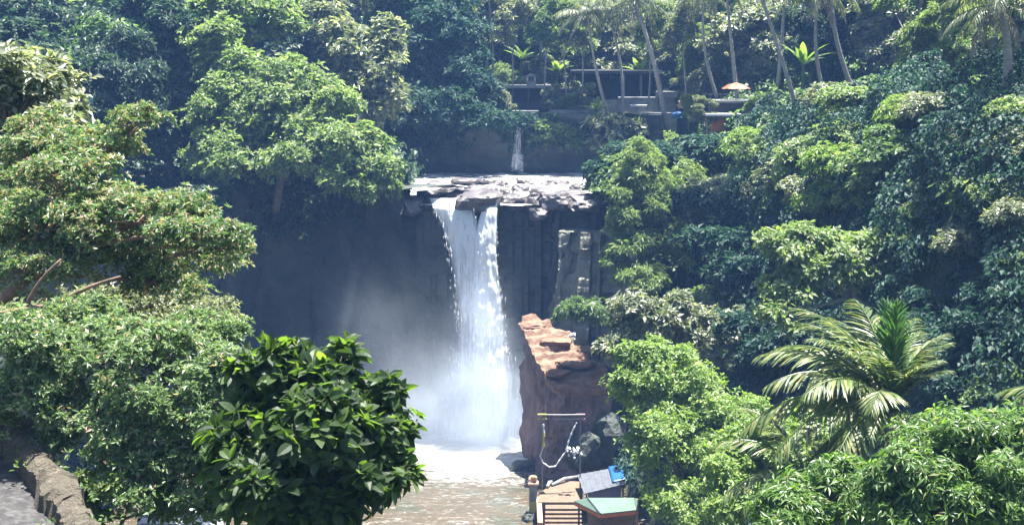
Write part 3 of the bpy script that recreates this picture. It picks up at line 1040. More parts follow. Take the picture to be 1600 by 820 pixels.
    for ring, (rr, dz) in enumerate(((.8, -.22), (1.35, -.55))):
        for k in range(16):
            a = 2 * math.pi * k / 16
            V.append(top + Vector((math.cos(a) * rr, math.sin(a) * rr, dz - (.06 if k % 2 else 0))))
    for k in range(16):
        k2 = (k + 1) % 16
        F.append((0, 1 + k, 1 + k2)); F.append((1 + k, 17 + k, 17 + k2, 1 + k2))
    o = link("canopy", poly_mesh("canopy", V, F), M["orange"], root)
    md = o.modifiers.new("thick", 'SOLIDIFY'); md.thickness = .02


terrace()

# ------------------------------------------------------------------ bottom left: path, mossy wall, steps
def near_left():
    pts = [on_z(-260, 840, 25.3), on_z(150, 840, 24.9), on_z(60, 700, 25.0), on_z(-40, 640, 25.4), on_z(-300, 640, 25.6)]
    mb = MB().prism([p - Vector((0, 0, .5)) for p in pts], (0, 0, .5))
    o = mb.build("path", M["gravel"]); tag(o, "pale gravel path behind the mossy wall in the near left corner", "path", kind="structure")
    # mossy rubble wall running down towards the lower edge
    a, b = at(22, 655, 24.0), at(150, 850, 19.5)
    V, F = [], []
    n, prof = 260, [(-.42, -1.3), (-.36, -.3), (-.30, .0), (-.1, .10), (.12, .08), (.30, -.02), (.36, -.4), (.44, -1.3)]
    dxy = (b - a).normalized(); side = Vector((dxy.y, -dxy.x, 0)).normalized()
    for i in range(n + 1):
        t = i / n
        c = a.lerp(b, t)
        for (s, h) in prof:
            p = c + side * s * .8 + Vector((0, 0, h))
            q = np.array([[p.x, p.y, p.z]])
            p = p + Vector((vnoise(q, 2.2, 3, 3)[0], vnoise(q, 2.2, 7, 3)[0], vnoise(q, 2.6, 9, 3)[0])) * .13 + Vector((vnoise(q, 9, 3, 2)[0], vnoise(q, 9, 7, 2)[0], vnoise(q, 9, 9, 2)[0])) * .08
            V.append(p)
    m = len(prof)
    for i in range(n):
        for j in range(m - 1):
            F.append((i * m + j, i * m + j + 1, (i + 1) * m + j + 1, (i + 1) * m + j))
    F.append(tuple(range(m))); F.append(tuple(n * m + j for j in range(m - 1, -1, -1)))
    o = link("stone_wall", poly_mesh("stone_wall", V, F), M["stone_wall"])
    tag(o, "rough lichen spotted stone wall sloping down in the near left corner", "wall")
    rng = np.random.default_rng(8)
    t = rng.random(900); P = np.array([tuple(a.lerp(b, q)) for q in t])
    off = rng.normal(size=900) * .26
    P[:, 0] += side.x * off; P[:, 1] += side.y * off; P[:, 2] += .03 - np.abs(off) * .25
    P = P[vnoise(P, 1.6, 3, 2) > .05]
    ax = rng.normal(size=P.shape); ax[:, 2] = np.abs(ax[:, 2]) * .5
    Vm, Fm = leaves(P, ax, np.array([[0, 0, 1.0]]) + rng.normal(size=P.shape) * .4, .09 * (.5 + rng.random(len(P))), .05, 0)
    o = link("moss", tri_mesh("moss", Vm, Fm), M["leaf_mid"])
    tag(o, "patches of small creeping plants on the lichen spotted stone wall", "moss", kind="stuff")
    root = empty("steps", at(275, 815, 24), "pale concrete steps half hidden under the left trees", "steps")
    b0 = root.location
    for i in range(6):
        p0, p1 = at(220 - i * 2, 793 + i * 9, 24.4 - i * .32), at(332 + i * 8, 793 + i * 9, 24.4 - i * .32)
        MB().box((p0 + p1) / 2 - b0 - Vector((0, 0, .1)), (p1.x - p0.x, .36, .12), rz=-.06, bev=.01).build("tread", M["concrete"] if i % 2 else M["white_paint"], root)
    mb = MB()
    for px in (224, 245):
        p0, p1 = at(px, 790, 24.5), at(px + 2, 850, 22.4)
        mb.tube([p0 - b0 - Vector((0, 0, .2)), p1 - b0 - Vector((0, 0, .2))], .06, 6)
    mb.build("stringer", M["wood_dark"], root)



# ------------------------------------------------------------------ foliage builders
def unit(v):
    return v / (np.linalg.norm(v, axis=-1, keepdims=True) + 1e-9)


def leaves(pos, axis, nrm, L, W, K=0, fold=.25, droop=.15):
    """Leaf blades: K cross sections (0 = two triangles folded along the midrib)."""
    n = len(pos)
    axis = unit(axis); side = unit(np.cross(axis, nrm)); nrm = np.cross(side, axis)
    L = np.broadcast_to(L, n)[:, None]; W = np.broadcast_to(W, n)[:, None]
    if K == 0:
        lm = pos + axis * L * .45 + side * W * .5 + nrm * W * fold
        rm = pos + axis * L * .45 - side * W * .5 + nrm * W * fold
        tip = pos + axis * L - nrm * L * droop
        V = np.stack([pos, lm, tip, rm], 1).reshape(-1, 3)
        b = np.arange(n)[:, None] * 4
        F = np.concatenate([b + [0, 3, 2], b + [0, 2, 1]], 0)
        return V, F
    ts = np.linspace(0, 1, K + 2)[1:-1]
    ws = np.sin(np.pi * ts ** .8) ** .8
    parts = [pos]
    for t, w in zip(ts, ws):
        c = pos + axis * L * t - nrm * L * droop * t * t
        parts += [c + side * W * .5 * w + nrm * W * fold * w, c, c - side * W * .5 * w + nrm * W * fold * w]
    parts.append(pos + axis * L * .98 - nrm * L * droop)
    V = np.stack(parts, 1).reshape(-1, 3)
    m = len(parts)
    f = [(0, 2, 1), (0, 3, 2)]
    for k in range(K - 1):
        a = 1 + 3 * k; c = a + 3
        f += [(a, a + 1, c + 1), (a, c + 1, c), (a + 1, a + 2, c + 2), (a + 1, c + 2, c + 1)]
    a = 1 + 3 * (K - 1)
    f += [(a, a + 1, m - 1), (a + 1, a + 2, m - 1)]
    b = np.arange(n)[:, None] * m
    F = np.concatenate([b + list(t) for t in f], 0)
    return V, F


def rnd_dirs(rng, n):
    return unit(rng.normal(size=(n, 3)))


def sprays(P, D, rng, per, L, Wr, K=0, cone=(45, 85), grav=.25, fold=.22, droop=.15, jitter=.35):
    """At every twig tip P pointing along D a rosette of leaves."""
    n = len(P)
    D = unit(D)
    ref = np.where(np.abs(D[:, 2:3]) < .9, np.array([[0, 0, 1.0]]), np.array([[1.0, 0, 0]]))
    U = unit(np.cross(D, ref)); Vv = np.cross(D, U)
    pos, ax, nr = [], [], []
    ph0 = rng.random(n) * 6.283
    for k in range(per):
        ph = ph0 + 6.283 * k / per + rng.normal(size=n) * jitter
        th = np.radians(cone[0] + (cone[1] - cone[0]) * rng.random(n))
        a = D * np.cos(th)[:, None] + (U * np.cos(ph)[:, None] + Vv * np.sin(ph)[:, None]) * np.sin(th)[:, None]
        a[:, 2] -= grav * (.5 + rng.random(n))
        pos.append(P + a * (L * .12) - D * L * .25 * rng.random((n, 1))); ax.append(a); nr.append(D + rng.normal(size=(n, 3)) * .45)
    pos = np.concatenate(pos); ax = np.concatenate(ax); nr = np.concatenate(nr)
    ln = L * (.5 + .85 * rng.random(len(pos)))
    return leaves(pos, ax, nr, ln, ln * Wr, K, fold, droop)


def crown_points(blobs, n, rng, sub=14, subr=.33, low=.25, lowz=-.5, flat=.72, stray=.24):
    C, Rr, BC, BR = [], [], [], []
    for (c, r) in blobs:
        c = np.array(c, float); r = np.array(r, float)
        C.append(c); Rr.append(r * .72); BC.append(c); BR.append(r)
        for k in range(sub):
            d = rnd_dirs(rng, 1)[0]
            while d[2] < lowz:
                d = rnd_dirs(rng, 1)[0]
            s = subr * (.65 + .7 * rng.random())
            C.append(c + d * r * (.62 + .36 * rng.random())); Rr.append(np.array([r.mean() * .5 + r[0] * .5, r.mean() * .5 + r[1] * .5, r.mean() * flat * .6 + r[2] * .4]) * s)
            BC.append(c); BR.append(r)
    C, Rr, BC, BR = map(np.array, (C, Rr, BC, BR))
    w = (Rr[:, 0] * Rr[:, 2]) + 1e-6
    w[::sub + 1] *= .2
    idx = rng.choice(len(C), size=int(n * 1.9), p=w / w.sum())
    d = rnd_dirs(rng, len(idx))
    keep = rng.random(len(idx)) < np.where(d[:, 2] > -.1, 1.0, low)
    idx, d = idx[keep], d[keep]
    rad = (.62 + .43 * rng.random(len(idx)) ** .6)[:, None]
    far = rng.random(len(idx)) < stray
    rad = np.where(far[:, None], rad * (1.05 + .75 * rng.random((len(idx), 1))), rad)
    P = C[idx] + d * Rr[idx] * rad
    q = (P - BC[idx]) / BR[idx]
    P = P[:n]; d = d[:n]; q = q[:n]
    D = unit(unit(d) * .6 + q * .40 + np.array([0, 0, .75]) + rng.normal(size=P.shape) * .25)
    return P, D


LEAF = {
    # per spray, length ratio, sections, cone, gravity
    "round": dict(per=6, Wr=.52, K=0, cone=(40, 85), grav=.2),
    "broad": dict(per=6, Wr=.48, K=1, cone=(40, 85), grav=.2),
    "mango": dict(per=8, Wr=.27, K=1, cone=(50, 95), grav=.35, droop=.25),
    "big": dict(per=8, Wr=.50, K=3, cone=(38, 88), grav=.10, droop=.18, fold=.16),
    "feather": dict(per=9, Wr=.26, K=0, cone=(55, 95), grav=.3),
    "small": dict(per=7, Wr=.42, K=0, cone=(35, 85), grav=.15),
}


def crown_mesh(name, blobs, n, leaf, L, seed, **kw):
    rng = np.random.default_rng(seed)
    P, D = crown_points(blobs, n, rng, **kw)
    a = dict(LEAF[leaf])
    V, F = sprays(P, D, rng, a.pop("per"), L, a.pop("Wr"), **a)
    return tri_mesh(name, V, F)


def limb(mb, a, b, r0, r1, rng, sag=.12, n=6):
    a, b = Vector(a), Vector(b)
    pts, rad = [], []
    L = (b - a).length
    o1 = Vector((rng.normal(), rng.normal(), rng.normal() * .4)) * L * sag * .6
    for i in range(n + 1):
        t = i / n
        p = a.lerp(b, t) + o1 * math.sin(t * math.pi) + Vector((0, 0, 1)) * L * sag * math.sin(t * math.pi)
        pts.append(p); rad.append(r0 * (1 - t) + r1 * t)
    mb.tube(pts, rad, 7)
    return pts


def tree(name, label, cat, Y, blobs, leaf, L, n, mat, seed, base=None, r0=.25, bark="bark", group=None, limbs=True, lean=.38, **kw):
    """blobs: (px, py, half width px, half height px, depth offset m). base: (px, py) of the trunk foot at depth Y."""
    B = []
    for b in blobs:
        dy = (b[4] if len(b) > 4 else 0) - lean * 1.0 * (b[1] - blobs[0][1]) * mpp(Y)
        c = at(b[0], b[1], Y + dy); s = mpp(Y + dy)
        rx, rz = b[2] * s, b[3] * s
        B.append((c, (rx, (rx + rz) * .5, rz)))
    if base is None:
        cx = sum(b[0].x for b in B) / len(B); cy = sum(b[0].y for b in B) / len(B)
        foot = Vector((cx, cy + .3, 0)); foot.z = min(ground_z(foot.x, foot.y), min(b[0].z - b[1][2] for b in B)) - .2
    else:
        foot = at(base[0], base[1], Y + (base[2] if len(base) > 2 else 0))
    root = empty(name, foot, label, cat, group)
    rng = np.random.default_rng(seed + 77)
    o = link("crown", crown_mesh("crown", [((c - foot), r) for c, r in B], n, leaf, L, seed, **kw), M[mat], root)
    mb = MB()
    top = sum((b[0] for b in B), Vector()) / len(B)
    fork = foot.lerp(top, .62) - foot
    limb(mb, Vector((0, 0, 0)), fork, r0, r0 * .7, rng, .03)
    if limbs:
        for c, r in B:
            e = c - foot
            limb(mb, fork, e, r0 * .5, r0 * .14, rng, .06)
            for k in range(9 if Y < 40 else 4):
                d = rnd_dirs(rng, 1)[0]; d[2] = abs(d[2]) * .8
                limb(mb, e.lerp(fork, .3 * rng.random()), e + Vector(d * np.array(r) * .85), r0 * .16, r0 * .03, rng, .05, 4)
    mb.build("trunk", M[bark], root, True)
    return root


near_left()

# ---- near left trees
T_L = "spreading"
tree("rain_tree", "wide spreading near tree with layered yellow and rust tinted leaves and bare reddish branch", "tree", 27,
     [(90, 345, 130, 52), (220, 345, 120, 44, -1), (320, 370, 72, 34, -1.5), (30, 400, 105, 60, 1), (160, 395, 120, 44, .5), (280, 410, 90, 36, 1), (350, 392, 48, 22, -1), (60, 430, 90, 36, -.6), (250, 445, 90, 24, .8),
      (60, 245, 85, 40, 1), (150, 225, 85, 34, 0), (218, 183, 44, 20, -.5), (110, 270, 75, 32, -1), (20, 300, 60, 40, .6), (60, 200, 50, 26, 1)],
     "small", .11, 9500, "leaf_rust", 11, base=(-130, 600), r0=.15, bark="bark_red", sub=15, subr=.32, low=.35)
b = MB()
limb(b, at(-140, 520, 25.5), at(150, 468, 24.6), .085, .035, np.random.default_rng(3), .02, 9)
limb(b, at(95, 471, 24.8), at(188, 432, 24.5), .05, .02, np.random.default_rng(4), .02, 6)
limb(b, at(40, 480, 24.9), at(95, 405, 24.7), .045, .015, np.random.default_rng(5), .05, 6)
rt = bpy.data.objects["rain_tree"]
for v in b.V:
    v -= rt.location
b.build("branch", M["bark_red"], rt, True)["label"] = "bare reddish branch below the leaves"
tree("dense_tree", "glossy dark tree with pale shining leaves at the upper left corner", "tree", 33,
     [(20, 170, 95, 85), (85, 235, 60, 60, -1), (-20, 270, 80, 70), (60, 130, 45, 38), (40, 300, 80, 50, 1)],
     "broad", .24, 3000, "leaf_grey", 12, base=(-60, 620), r0=.25)
tree("leafy_tree", "fine leaved near tree dotted with rusty pods over the slender dark trunk", "tree", 23.5,
     [(110, 560, 130, 75), (260, 590, 110, 80, -.5), (60, 640, 90, 60), (190, 680, 130, 65), (330, 700, 70, 60, -.6), (270, 755, 100, 50, -.3), (120, 520, 90, 50, .8), (300, 525, 70, 40, .4)],
     "small", .105, 11500, "leaf_flower", 13, base=(112, 830), r0=.11, sub=16, subr=.30, low=.4)
tree("shrub", "pale green low shrub at the foot of the slender dark trunk", "shrub", 22.2,
     [(165, 775, 50, 45), (215, 760, 60, 45, .2), (120, 810, 50, 30), (300, 800, 60, 26, .3)],
     "small", .13, 1700, "leaf_light", 14, base=(180, 850), r0=.05, sub=10)
tree("leafy_tree", "greyish dense tree between the rain tree and the dark cliff", "tree", 30,
     [(290, 510, 85, 42), (220, 480, 95, 40), (60, 500, 110, 50, .5), (330, 520, 42, 32, -.5)],
     "small", .11, 6000, "leaf_grey", 15, base=(-60, 700), r0=.2, bark="bark_red", sub=11, subr=.36)
tree("broadleaf_tree", "rounded near tree with large glossy paddle shaped leaves in front of the pool", "tree", 19,
     [(484, 652, 106, 82), (426, 640, 70, 68, .3), (556, 668, 70, 66, .2), (450, 740, 105, 80), (545, 745, 72, 60, -.2), (395, 700, 60, 75, .2), (470, 592, 76, 42, .1), (600, 690, 38, 50), (500, 800, 80, 40), (606, 615, 24, 22), (388, 575, 26, 24), (622, 735, 28, 24), (535, 565, 24, 24), (440, 548, 26, 20)],
     "big", .215, 1750, "leaf_glossy", 16, base=(470, 980), r0=.12, sub=9, subr=.42, low=.75, lowz=-.8, stray=.05)

# ---- near right
tree("mango_tree", "dense rounded mango tree with drooping narrow leaves in the near right corner", "tree", 25,
     [(1500, 720, 110, 72), (1560, 690, 75, 52, .3), (1440, 745, 72, 60), (1590, 780, 90, 60), (1490, 800, 100, 50, -.4), (1400, 790, 45, 40)],
     "mango", .19, 4200, "leaf_mango", 21, base=(1540, 990), r0=.18, low=.5)
tree("mango_tree", "lower bright mango tree in front of the palm base", "tree", 26.5,
     [(1290, 775, 78, 46), (1230, 800, 60, 36, -.3), (1350, 790, 60, 42), (1310, 740, 45, 26)],
     "mango", .19, 1900, "leaf_mango", 22, base=(1290, 960), r0=.12, low=.5)
tree("leafy_tree", "tall light green tree standing right of the huts", "tree", 66,
     [(1040, 585, 62, 46), (1005, 635, 46, 56), (1090, 630, 66, 56, .5), (1042, 705, 60, 58, -1), (1120, 710, 66, 60), (1160, 660, 52, 42), (1055, 785, 50, 46, -1.5), (1110, 790, 70, 44), (1010, 560, 42, 30), (1195, 700, 44, 44, 1), (985, 600, 30, 36)],
     "broad", .23, 10500, "leaf_bright", 23, base=(1060, 900), r0=.28, low=.35)
tree("leafy_tree", "yellowish leafy tree filling the gap left of the coconut palm base", "tree", 50,
     [(1200, 700, 62, 44), (1150, 740, 50, 44), (1250, 670, 44, 36, 1), (1170, 790, 60, 40, -.5), (1300, 690, 40, 30, 1.5)],
     "broad", .24, 2600, "leaf_bright", 28, base=(1200, 900), r0=.15)
tree("leafy_tree", "grey green tree rising behind the light green tree beside the red outcrop", "tree", 78,
     [(1010, 500, 58, 42), (1055, 485, 30, 32), (970, 540, 34, 36), (1080, 520, 40, 36, 1)],
     "broad", .36, 2200, "leaf_grey", 24, base=(1020, 680), r0=.22)
tree("leafy_tree", "pale flat crowned tree on a slanting trunk above the coconut palm", "tree", 74,
     [(1260, 395, 62, 38), (1335, 395, 48, 42), (1225, 380, 38, 24), (1290, 425, 60, 34), (1360, 425, 32, 26), (1240, 450, 46, 34), (1225, 500, 40, 38)],
     "broad", .34, 3400, "leaf_light", 25, base=(1420, 530), r0=.2, bark="bark_pale")
tree("leafy_tree", "bright feathery tree at the right end of the rock rim", "tree", 109,
     [(1000, 250, 36, 34), (992, 300, 42, 36), (1020, 330, 36, 34), (982, 350, 32, 30), (990, 390, 38, 28), (1010, 290, 40, 34), (962, 405, 18, 24), (1060, 285, 44, 34, 2), (1085, 330, 50, 34, 1.5), (1045, 375, 48, 36, .5), (1000, 430, 44, 30, -.5), (1090, 390, 40, 36, 0)],
     "feather", .42, 5200, "leaf_light", 26, base=(1010, 450), r0=.2)
tree("hanging_shrub", "drooping fern like shrub leaning out over the red outcrop", "shrub", 104,
     [(905, 480, 34, 14), (930, 490, 30, 22), (885, 490, 16, 12)],
     "feather", .42, 750, "leaf_mid", 27, base=(960, 500), r0=.08)

# ---- palms
def frond_mesh(name, length, arch, leaflet, n, seed, hang=.5, taper=1.0, side_spread=75):
    """Feather frond: rachis rises then arches over; leaflets on both sides hang."""
    rng = np.random.default_rng(seed)
    pts = []
    ang = R(arch[0]); p = np.zeros(3)
    S = 18
    for i in range(S + 1):
        pts.append(p.copy())
        t = i / S
        a = ang + (R(arch[1]) - ang) * t ** 1.2
        p = p + np.array([math.cos(a), .0, math.sin(a)]) * length / S
    pts = np.array(pts)
    Vs, Fs, n0 = [], [], 0
    mb = MB(); mb.tube([Vector(q) for q in pts], [.045 * (1 - i / S) * length / 4 + .008 for i in range(S + 1)], 5)
    Vs.append(np.array([tuple(v) for v in mb.V])); Fq = []
    for f in mb.F:
        for k in range(1, len(f) - 1): Fq.append((f[0], f[k], f[k + 1]))
    Fs.append(np.array(Fq)); n0 = len(mb.V)
    for s in (-1, 1):
        t = np.linspace(.14, .99, n) + rng.normal(size=n) * .004
        t = np.clip(t, .1, .995)
        x = t * S; i = np.minimum(x.astype(int), S - 1); f = (x - i)[:, None]
        P = pts[i] * (1 - f) + pts[i + 1] * f
        T = unit(pts[i + 1] - pts[i])
        sp = np.radians(side_spread - 35 * t + rng.normal(size=n) * 7)[:, None]
        ax = T * np.cos(sp) + np.array([[0, s, 0]]) * np.sin(sp)
        ax[:, 2] -= hang * (.6 + .6 * rng.random(n))
        up = np.cross(np.cross(T, [[0, 1, 0]]), T)
        nr = np.array([[0, 0, 1.0]]) + rng.normal(size=(n, 3)) * .2
        ln = leaflet * (np.sin(np.pi * (t * .86 + .1)) ** .6) * (.85 + .3 * rng.random(n))
        V, F = leaves(P, ax, nr, ln, ln * .075 + .012, 2, .12, .26)
        Vs.append(V); Fs.append(F + n0); n0 += len(V)
    return tri_mesh(name, np.concatenate(Vs), np.concatenate(Fs))


def palm(name, label, foot, top, r0, fronds, mats, seed, dead=0, group="coconut palms", trunk_bow=.06, young=False, coconuts=0, size=1.0):
    """fronds: list of (azimuth deg, mesh index)."""
    rng = np.random.default_rng(seed)
    root = empty(name, foot, label, "palm tree", group)
    rel = Vector(top) - Vector(foot)
    pts, rad = [], []
    side = Vector((rng.normal(), rng.normal(), 0)) * rel.length * trunk_bow
    for i in range(15):
        t = i / 14
        pts.append(rel * t + side * math.sin(t * math.pi))
        rad.append(r0 * (1.25 - .6 * t) * (1 + .06 * (i % 2)))
    MB().tube(pts, rad, 9).build("trunk", M["bark_pale"], root, True)
    for az, me, pitch, sc in fronds:
        o = link("frond", me, None, root)
        o.location = rel + Vector((math.cos(R(az)) * r0 * .6, math.sin(R(az)) * r0 * .6, 0))
        o.rotation_euler = (0, -R(pitch), R(az))
        o.scale = (sc * size,) * 3
    return root


FR = {}
def fm(key, *a, mat="frond", **k):
    me = frond_mesh("frond", *a, **k); me.materials.append(M[mat]); FR[key] = me
    return me


fm("up", 4.4, (70, 2), 1.1, 46, 1, hang=.12, side_spread=58)
fm("arch", 4.4, (48, -34), 1.1, 46, 2, hang=.22, side_spread=62)
fm("low", 4.4, (20, -58), 1.1, 46, 3, hang=.35, side_spread=66)
fm("hang", 4.0, (-20, -80), .8, 56, 4, hang=.5)
fm("young", 3.4, (86, 74), .95, 54, 5, hang=.0, side_spread=46, mat="frond_young")
fm("old", 3.6, (-25, -84), .7, 40, 11, hang=.6, mat="frond_dead")
fm("far_up", 4.4, (55, 0), .95, 34, 6, hang=.3, mat="frond_pale")
fm("far_arch", 4.6, (35, -50), 1.0, 34, 7, hang=.5, mat="frond_pale")
fm("far_low", 4.4, (0, -75), 1.0, 32, 8, hang=.6, mat="frond_pale")
fm("far_dead", 3.8, (-40, -88), .8, 28, 9, hang=.6, mat="frond_dead")

# near coconut palm on the right
Yp = 40
top = at(1392, 640, Yp)
foot = Vector((top.x + 1.0, Yp + .8, ground_z(top.x + 1, Yp + .8) - .3))
fr = [(150, FR["up"], 0, .85), (120, FR["up"], 0, .85), (60, FR["up"], 4, .8), (25, FR["up"], 12, .6), (200, FR["up"], 0, .85), (300, FR["up"], 6, .6),
      (170, FR["arch"], 8, 1.0), (190, FR["arch"], 0, .95), (215, FR["arch"], 2, .9), (140, FR["arch"], 5, 1.0), (245, FR["arch"], 0, .75), (330, FR["up"], 0, .5), (15, FR["up"], 8, .5), (50, FR["up"], 10, .65), (90, FR["arch"], 0, 1.0),
      (178, FR["low"], 4, 1.05), (205, FR["low"], 0, 1.0), (230, FR["low"], -4, .9), (155, FR["low"], 0, 1.0), (265, FR["low"], -6, .7), (290, FR["low"], -5, .6),       (195, FR["hang"], 0, 1.0), (222, FR["hang"], 4, .9), (262, FR["young"], 0, .95), (98, FR["young"], 0, .9), (80, FR["young"], 2, .85), (275, FR["young"], 6, .8), (165, FR["up"], 6, .95), (100, FR["up"], 4, .95), (340, FR["up"], 14, .62), (10, FR["up"], 14, .65), (235, FR["up"], 6, .7), (130, FR["hang"], 0, 1.0), (175, FR["hang"], 0, 1.0), (205, FR["old"], 6, .9), (250, FR["old"], 0, .85), (165, FR["old"], 0, .8)]
palm("coconut_palm", "big near coconut palm with arching glossy fronds and upright bright green spear", foot, top, .16, fr, None, 5)
# part of a second palm cut by the right edge
top = at(1790, 705, 38); foot = Vector((top.x, 38.5, ground_z(top.x, 38.5) - .3))
palm("coconut_palm", "palm past the right frame edge with one frond tip reaching in above the mango tree", foot, top, .15,
     [(168, FR["low"], -6, .8), (190, FR["up"], -10, .75), (150, FR["arch"], 5, 1), (60, FR["arch"], 0, 1), (0, FR["arch"], 0, 1), (300, FR["low"], 0, 1), (240, FR["low"], 0, .9)], None, 6)
# low palm fronds left of the near palm
top = at(1262, 745, 41); foot = Vector((top.x, 41.3, ground_z(top.x, 41.3) - .3))
palm("young_palm", "short young palm with pale drooping fronds left of the big near palm", foot, top, .1,
     [(170, FR["arch"], 4, .72), (150, FR["up"], 0, .7), (200, FR["low"], 6, .7), (215, FR["low"], 0, .65), (185, FR["hang"], 10, .65), (110, FR["arch"], 4, .7), (250, FR["low"], 0, .6), (60, FR["arch"], 0, .6), (10, FR["low"], 0, .5)], None, 7)

PALMS = [
    # foot px,py, top px,py, depth, trunk radius m, size, seed, label, dead fronds
    (952, 184, 918, 22, 149, .22, 1.0, 31, "leaning coconut palm left of the slim pair over the hall", 2),
    (972, 182, 953, 30, 150.5, .2, .9, 32, "slimmer upright coconut palm second from the left over the hall", 1),
    (1042, 198, 992, 2, 147, .34, 1.15, 33, "thick pale coconut palm leaning across the concrete parapet", 4),
    (1262, 226, 1170, -60, 108, .22, 1.0, 34, "long slanting coconut palm trunk rising from the right shrubs", 2),
    (1310, 204, 1280, -22, 106, .2, 1.0, 35, "coconut palm with brown hanging dead fronds right of the slanting trunk", 6),
    (1334, 140, 1300, -50, 116, .24, 1.0, 36, "coconut palm behind the one with brown hanging fronds", 3),
    (1568, 160, 1562, 8, 74, .32, .85, 37, "shaggy grey trunked palm with drooping yellowish fronds near the right edge", 7),
    (1600, 150, 1580, -60, 82, .15, 1.0, 38, "slim palm trunk at the right edge behind the shaggy palm", 2),
    (1152, 150, 1134, -20, 139, .24, 1.0, 39, "coconut palm behind the orange parasol", 2),
    (1120, 148, 1100, -10, 144, .2, .9, 40, "coconut palm left of the orange parasol behind the railing", 2),
    (862, 168, 855, -10, 160, .2, .9, 41, "thin coconut palm behind the dark pavilion", 2),
    (770, 165, 762, -20, 158, .18, .9, 42, "thin palm at the left end of the pavilion roof", 2),
    (1215, 130, 1228, -40, 128, .2, 1.0, 43, "coconut palm between the parasol and the slanting trunk", 3),
    (1450, 130, 1465, -40, 100, .2, 1.0, 44, "coconut palm on the plateau left of the shaggy palm", 2),
]
for (fx, fy, tx, ty, Y, r0, size, seed, lab, dead) in PALMS:
    f = at(fx, fy, Y); t = at(tx, ty, Y - 1)
    f.z -= .3
    rng = random.Random(seed)
    fr = []
    for k in range(7): fr.append((k * 51 + rng.uniform(-18, 18), FR["far_up"], rng.uniform(-4, 8), rng.uniform(.8, 1)))
    for k in range(8): fr.append((k * 45 + 20 + rng.uniform(-15, 15), FR["far_arch"], rng.uniform(-8, 8), rng.uniform(.85, 1.05)))
    for k in range(6): fr.append((k * 60 + rng.uniform(-20, 20), FR["far_low"], rng.uniform(-8, 8), rng.uniform(.8, 1)))
    for k in range(dead): fr.append((k * 360 / dead + rng.uniform(-20, 20), FR["far_dead"], rng.uniform(-8, 8), rng.uniform(.7, 1)))
    palm("coconut_palm", lab, f, t, r0 * .72, fr, None, seed, size=size)

for k, (px, py, Y, w, mt, lab) in enumerate([
        (800, 168, 154.5, 22, "leaf_grey", "slender pale trunked tree just left of the white shrine"),
        (848, 170, 153, 20, "leaf_mid", "slender pale trunked tree right of the white shrine"),
        (884, 168, 152.5, 22, "leaf_light", "slender tree between the pavilion and the leaning palms"),
        (908, 172, 151.8, 18, "leaf_grey", "slender tree just left of the leaning palms"),
        (1012, 172, 150.2, 20, "leaf_light", "slender tree in front of the concrete parapet"),
        (1072, 168, 146, 22, "leaf_grey", "slender tree in front of the reddish ochre wall")]):
    tx = px + 8 * math.sin(k * 2.2)
    tree("slender_tree", lab, "tree", Y, [(tx, 30 + 8 * (k % 3), w, 26), (tx - 10, 58 + 6 * (k % 2), w * .8, 14), (tx + 14, 12, w, 18)], "feather", .5, 420, mt, 300 + k,
         base=(px, py), r0=.11, bark="bark_pale", group="slender trees on the terrace", lean=0.0)

# ---- banana plants on the terrace
def banana_leaf(name, seed):
    rng = np.random.default_rng(seed)
    P = np.zeros((1, 3))
    V, F = leaves(P, np.array([[.5, 0, 1.0]]), np.array([[-1, 0, .5]]), 2.2, .55, 6, .12, .35)
    me = tri_mesh(name, V, F); me.materials.append(M["banana"])
    return me


BL = [banana_leaf("leaf", k) for k in range(2)]
for k, (px, py, Y, s, lab) in enumerate([
        (932, 178, 149.6, 1.0, "bright banana plant on the terrace edge beside the leaning palm"),
        (870, 120, 159, 1.3, "banana plant standing behind the pavilion roof"),
        (815, 100, 160, 1.2, "banana plant above the white shrine"),
        (1000, 120, 157, 1.1, "banana plant with a hanging yellow leaf in front of the hall"),
        (760, 150, 152, 1.1, "banana plant at the left end of the pavilion"),
        (1255, 110, 112, 1.1, "banana plant among the dead fronds on the right plateau")]):
    f = at(px, py, Y)
    root = empty("banana_plant", f, lab, "plant", "banana plants")
    MB().tube([Vector((0, 0, -1.5)), Vector((0, 0, .4 * s))], [.16, .1], 8).build("stem", M["leaf_mid"], root)
    rng = random.Random(k)
    for q in range(8):
        o = link("leaf", BL[q % 2], None, root)
        o.location = (0, 0, .3 * s)
        o.rotation_euler = (rng.uniform(-.2, .2), rng.uniform(-.1, .55), q * 45 * math.pi / 180 * 1.02 + rng.uniform(-.3, .3))
        o.scale = (s * rng.uniform(.8, 1.1),) * 3

# ---- left cliff trees
tree("hillside_tree", "large sunlit light green tree cascading over the cliff edge left of the waterfall", "tree", 114,
     [(400, 130, 62, 56, 3), (350, 190, 58, 48, 2), (440, 190, 70, 52, 1), (510, 165, 52, 44, 2), (500, 240, 76, 50, 0), (400, 250, 76, 40, 1), (570, 250, 46, 46, -1), (590, 290, 30, 34, -1.5), (545, 290, 44, 28, -1), (340, 100, 40, 60, 4), (330, 245, 40, 34, 2), (455, 130, 46, 44, 3)],
     "round", .42, 10500, "leaf_light", 51, base=(430, 330, 4), r0=.4, low=.3, sub=11, subr=.38)
tree("hillside_tree", "rounded pale green tree behind the cascading one at the top of the frame", "tree", 131,
     [(565, 90, 56, 42), (600, 60, 36, 34), (530, 60, 40, 32), (570, 130, 46, 34), (500, 25, 44, 30, 2), (600, 165, 40, 40, 1)],
     "round", .56, 2600, "leaf_grey", 52, base=(580, 215), r0=.35)
tree("hillside_tree", "sunlit leafy tree at the top edge above the cascading tree", "tree", 126,
     [(370, 30, 60, 46), (430, 30, 46, 40, 1), (330, 50, 40, 50)],
     "round", .54, 2000, "leaf_light", 53, base=(390, 190), r0=.35)
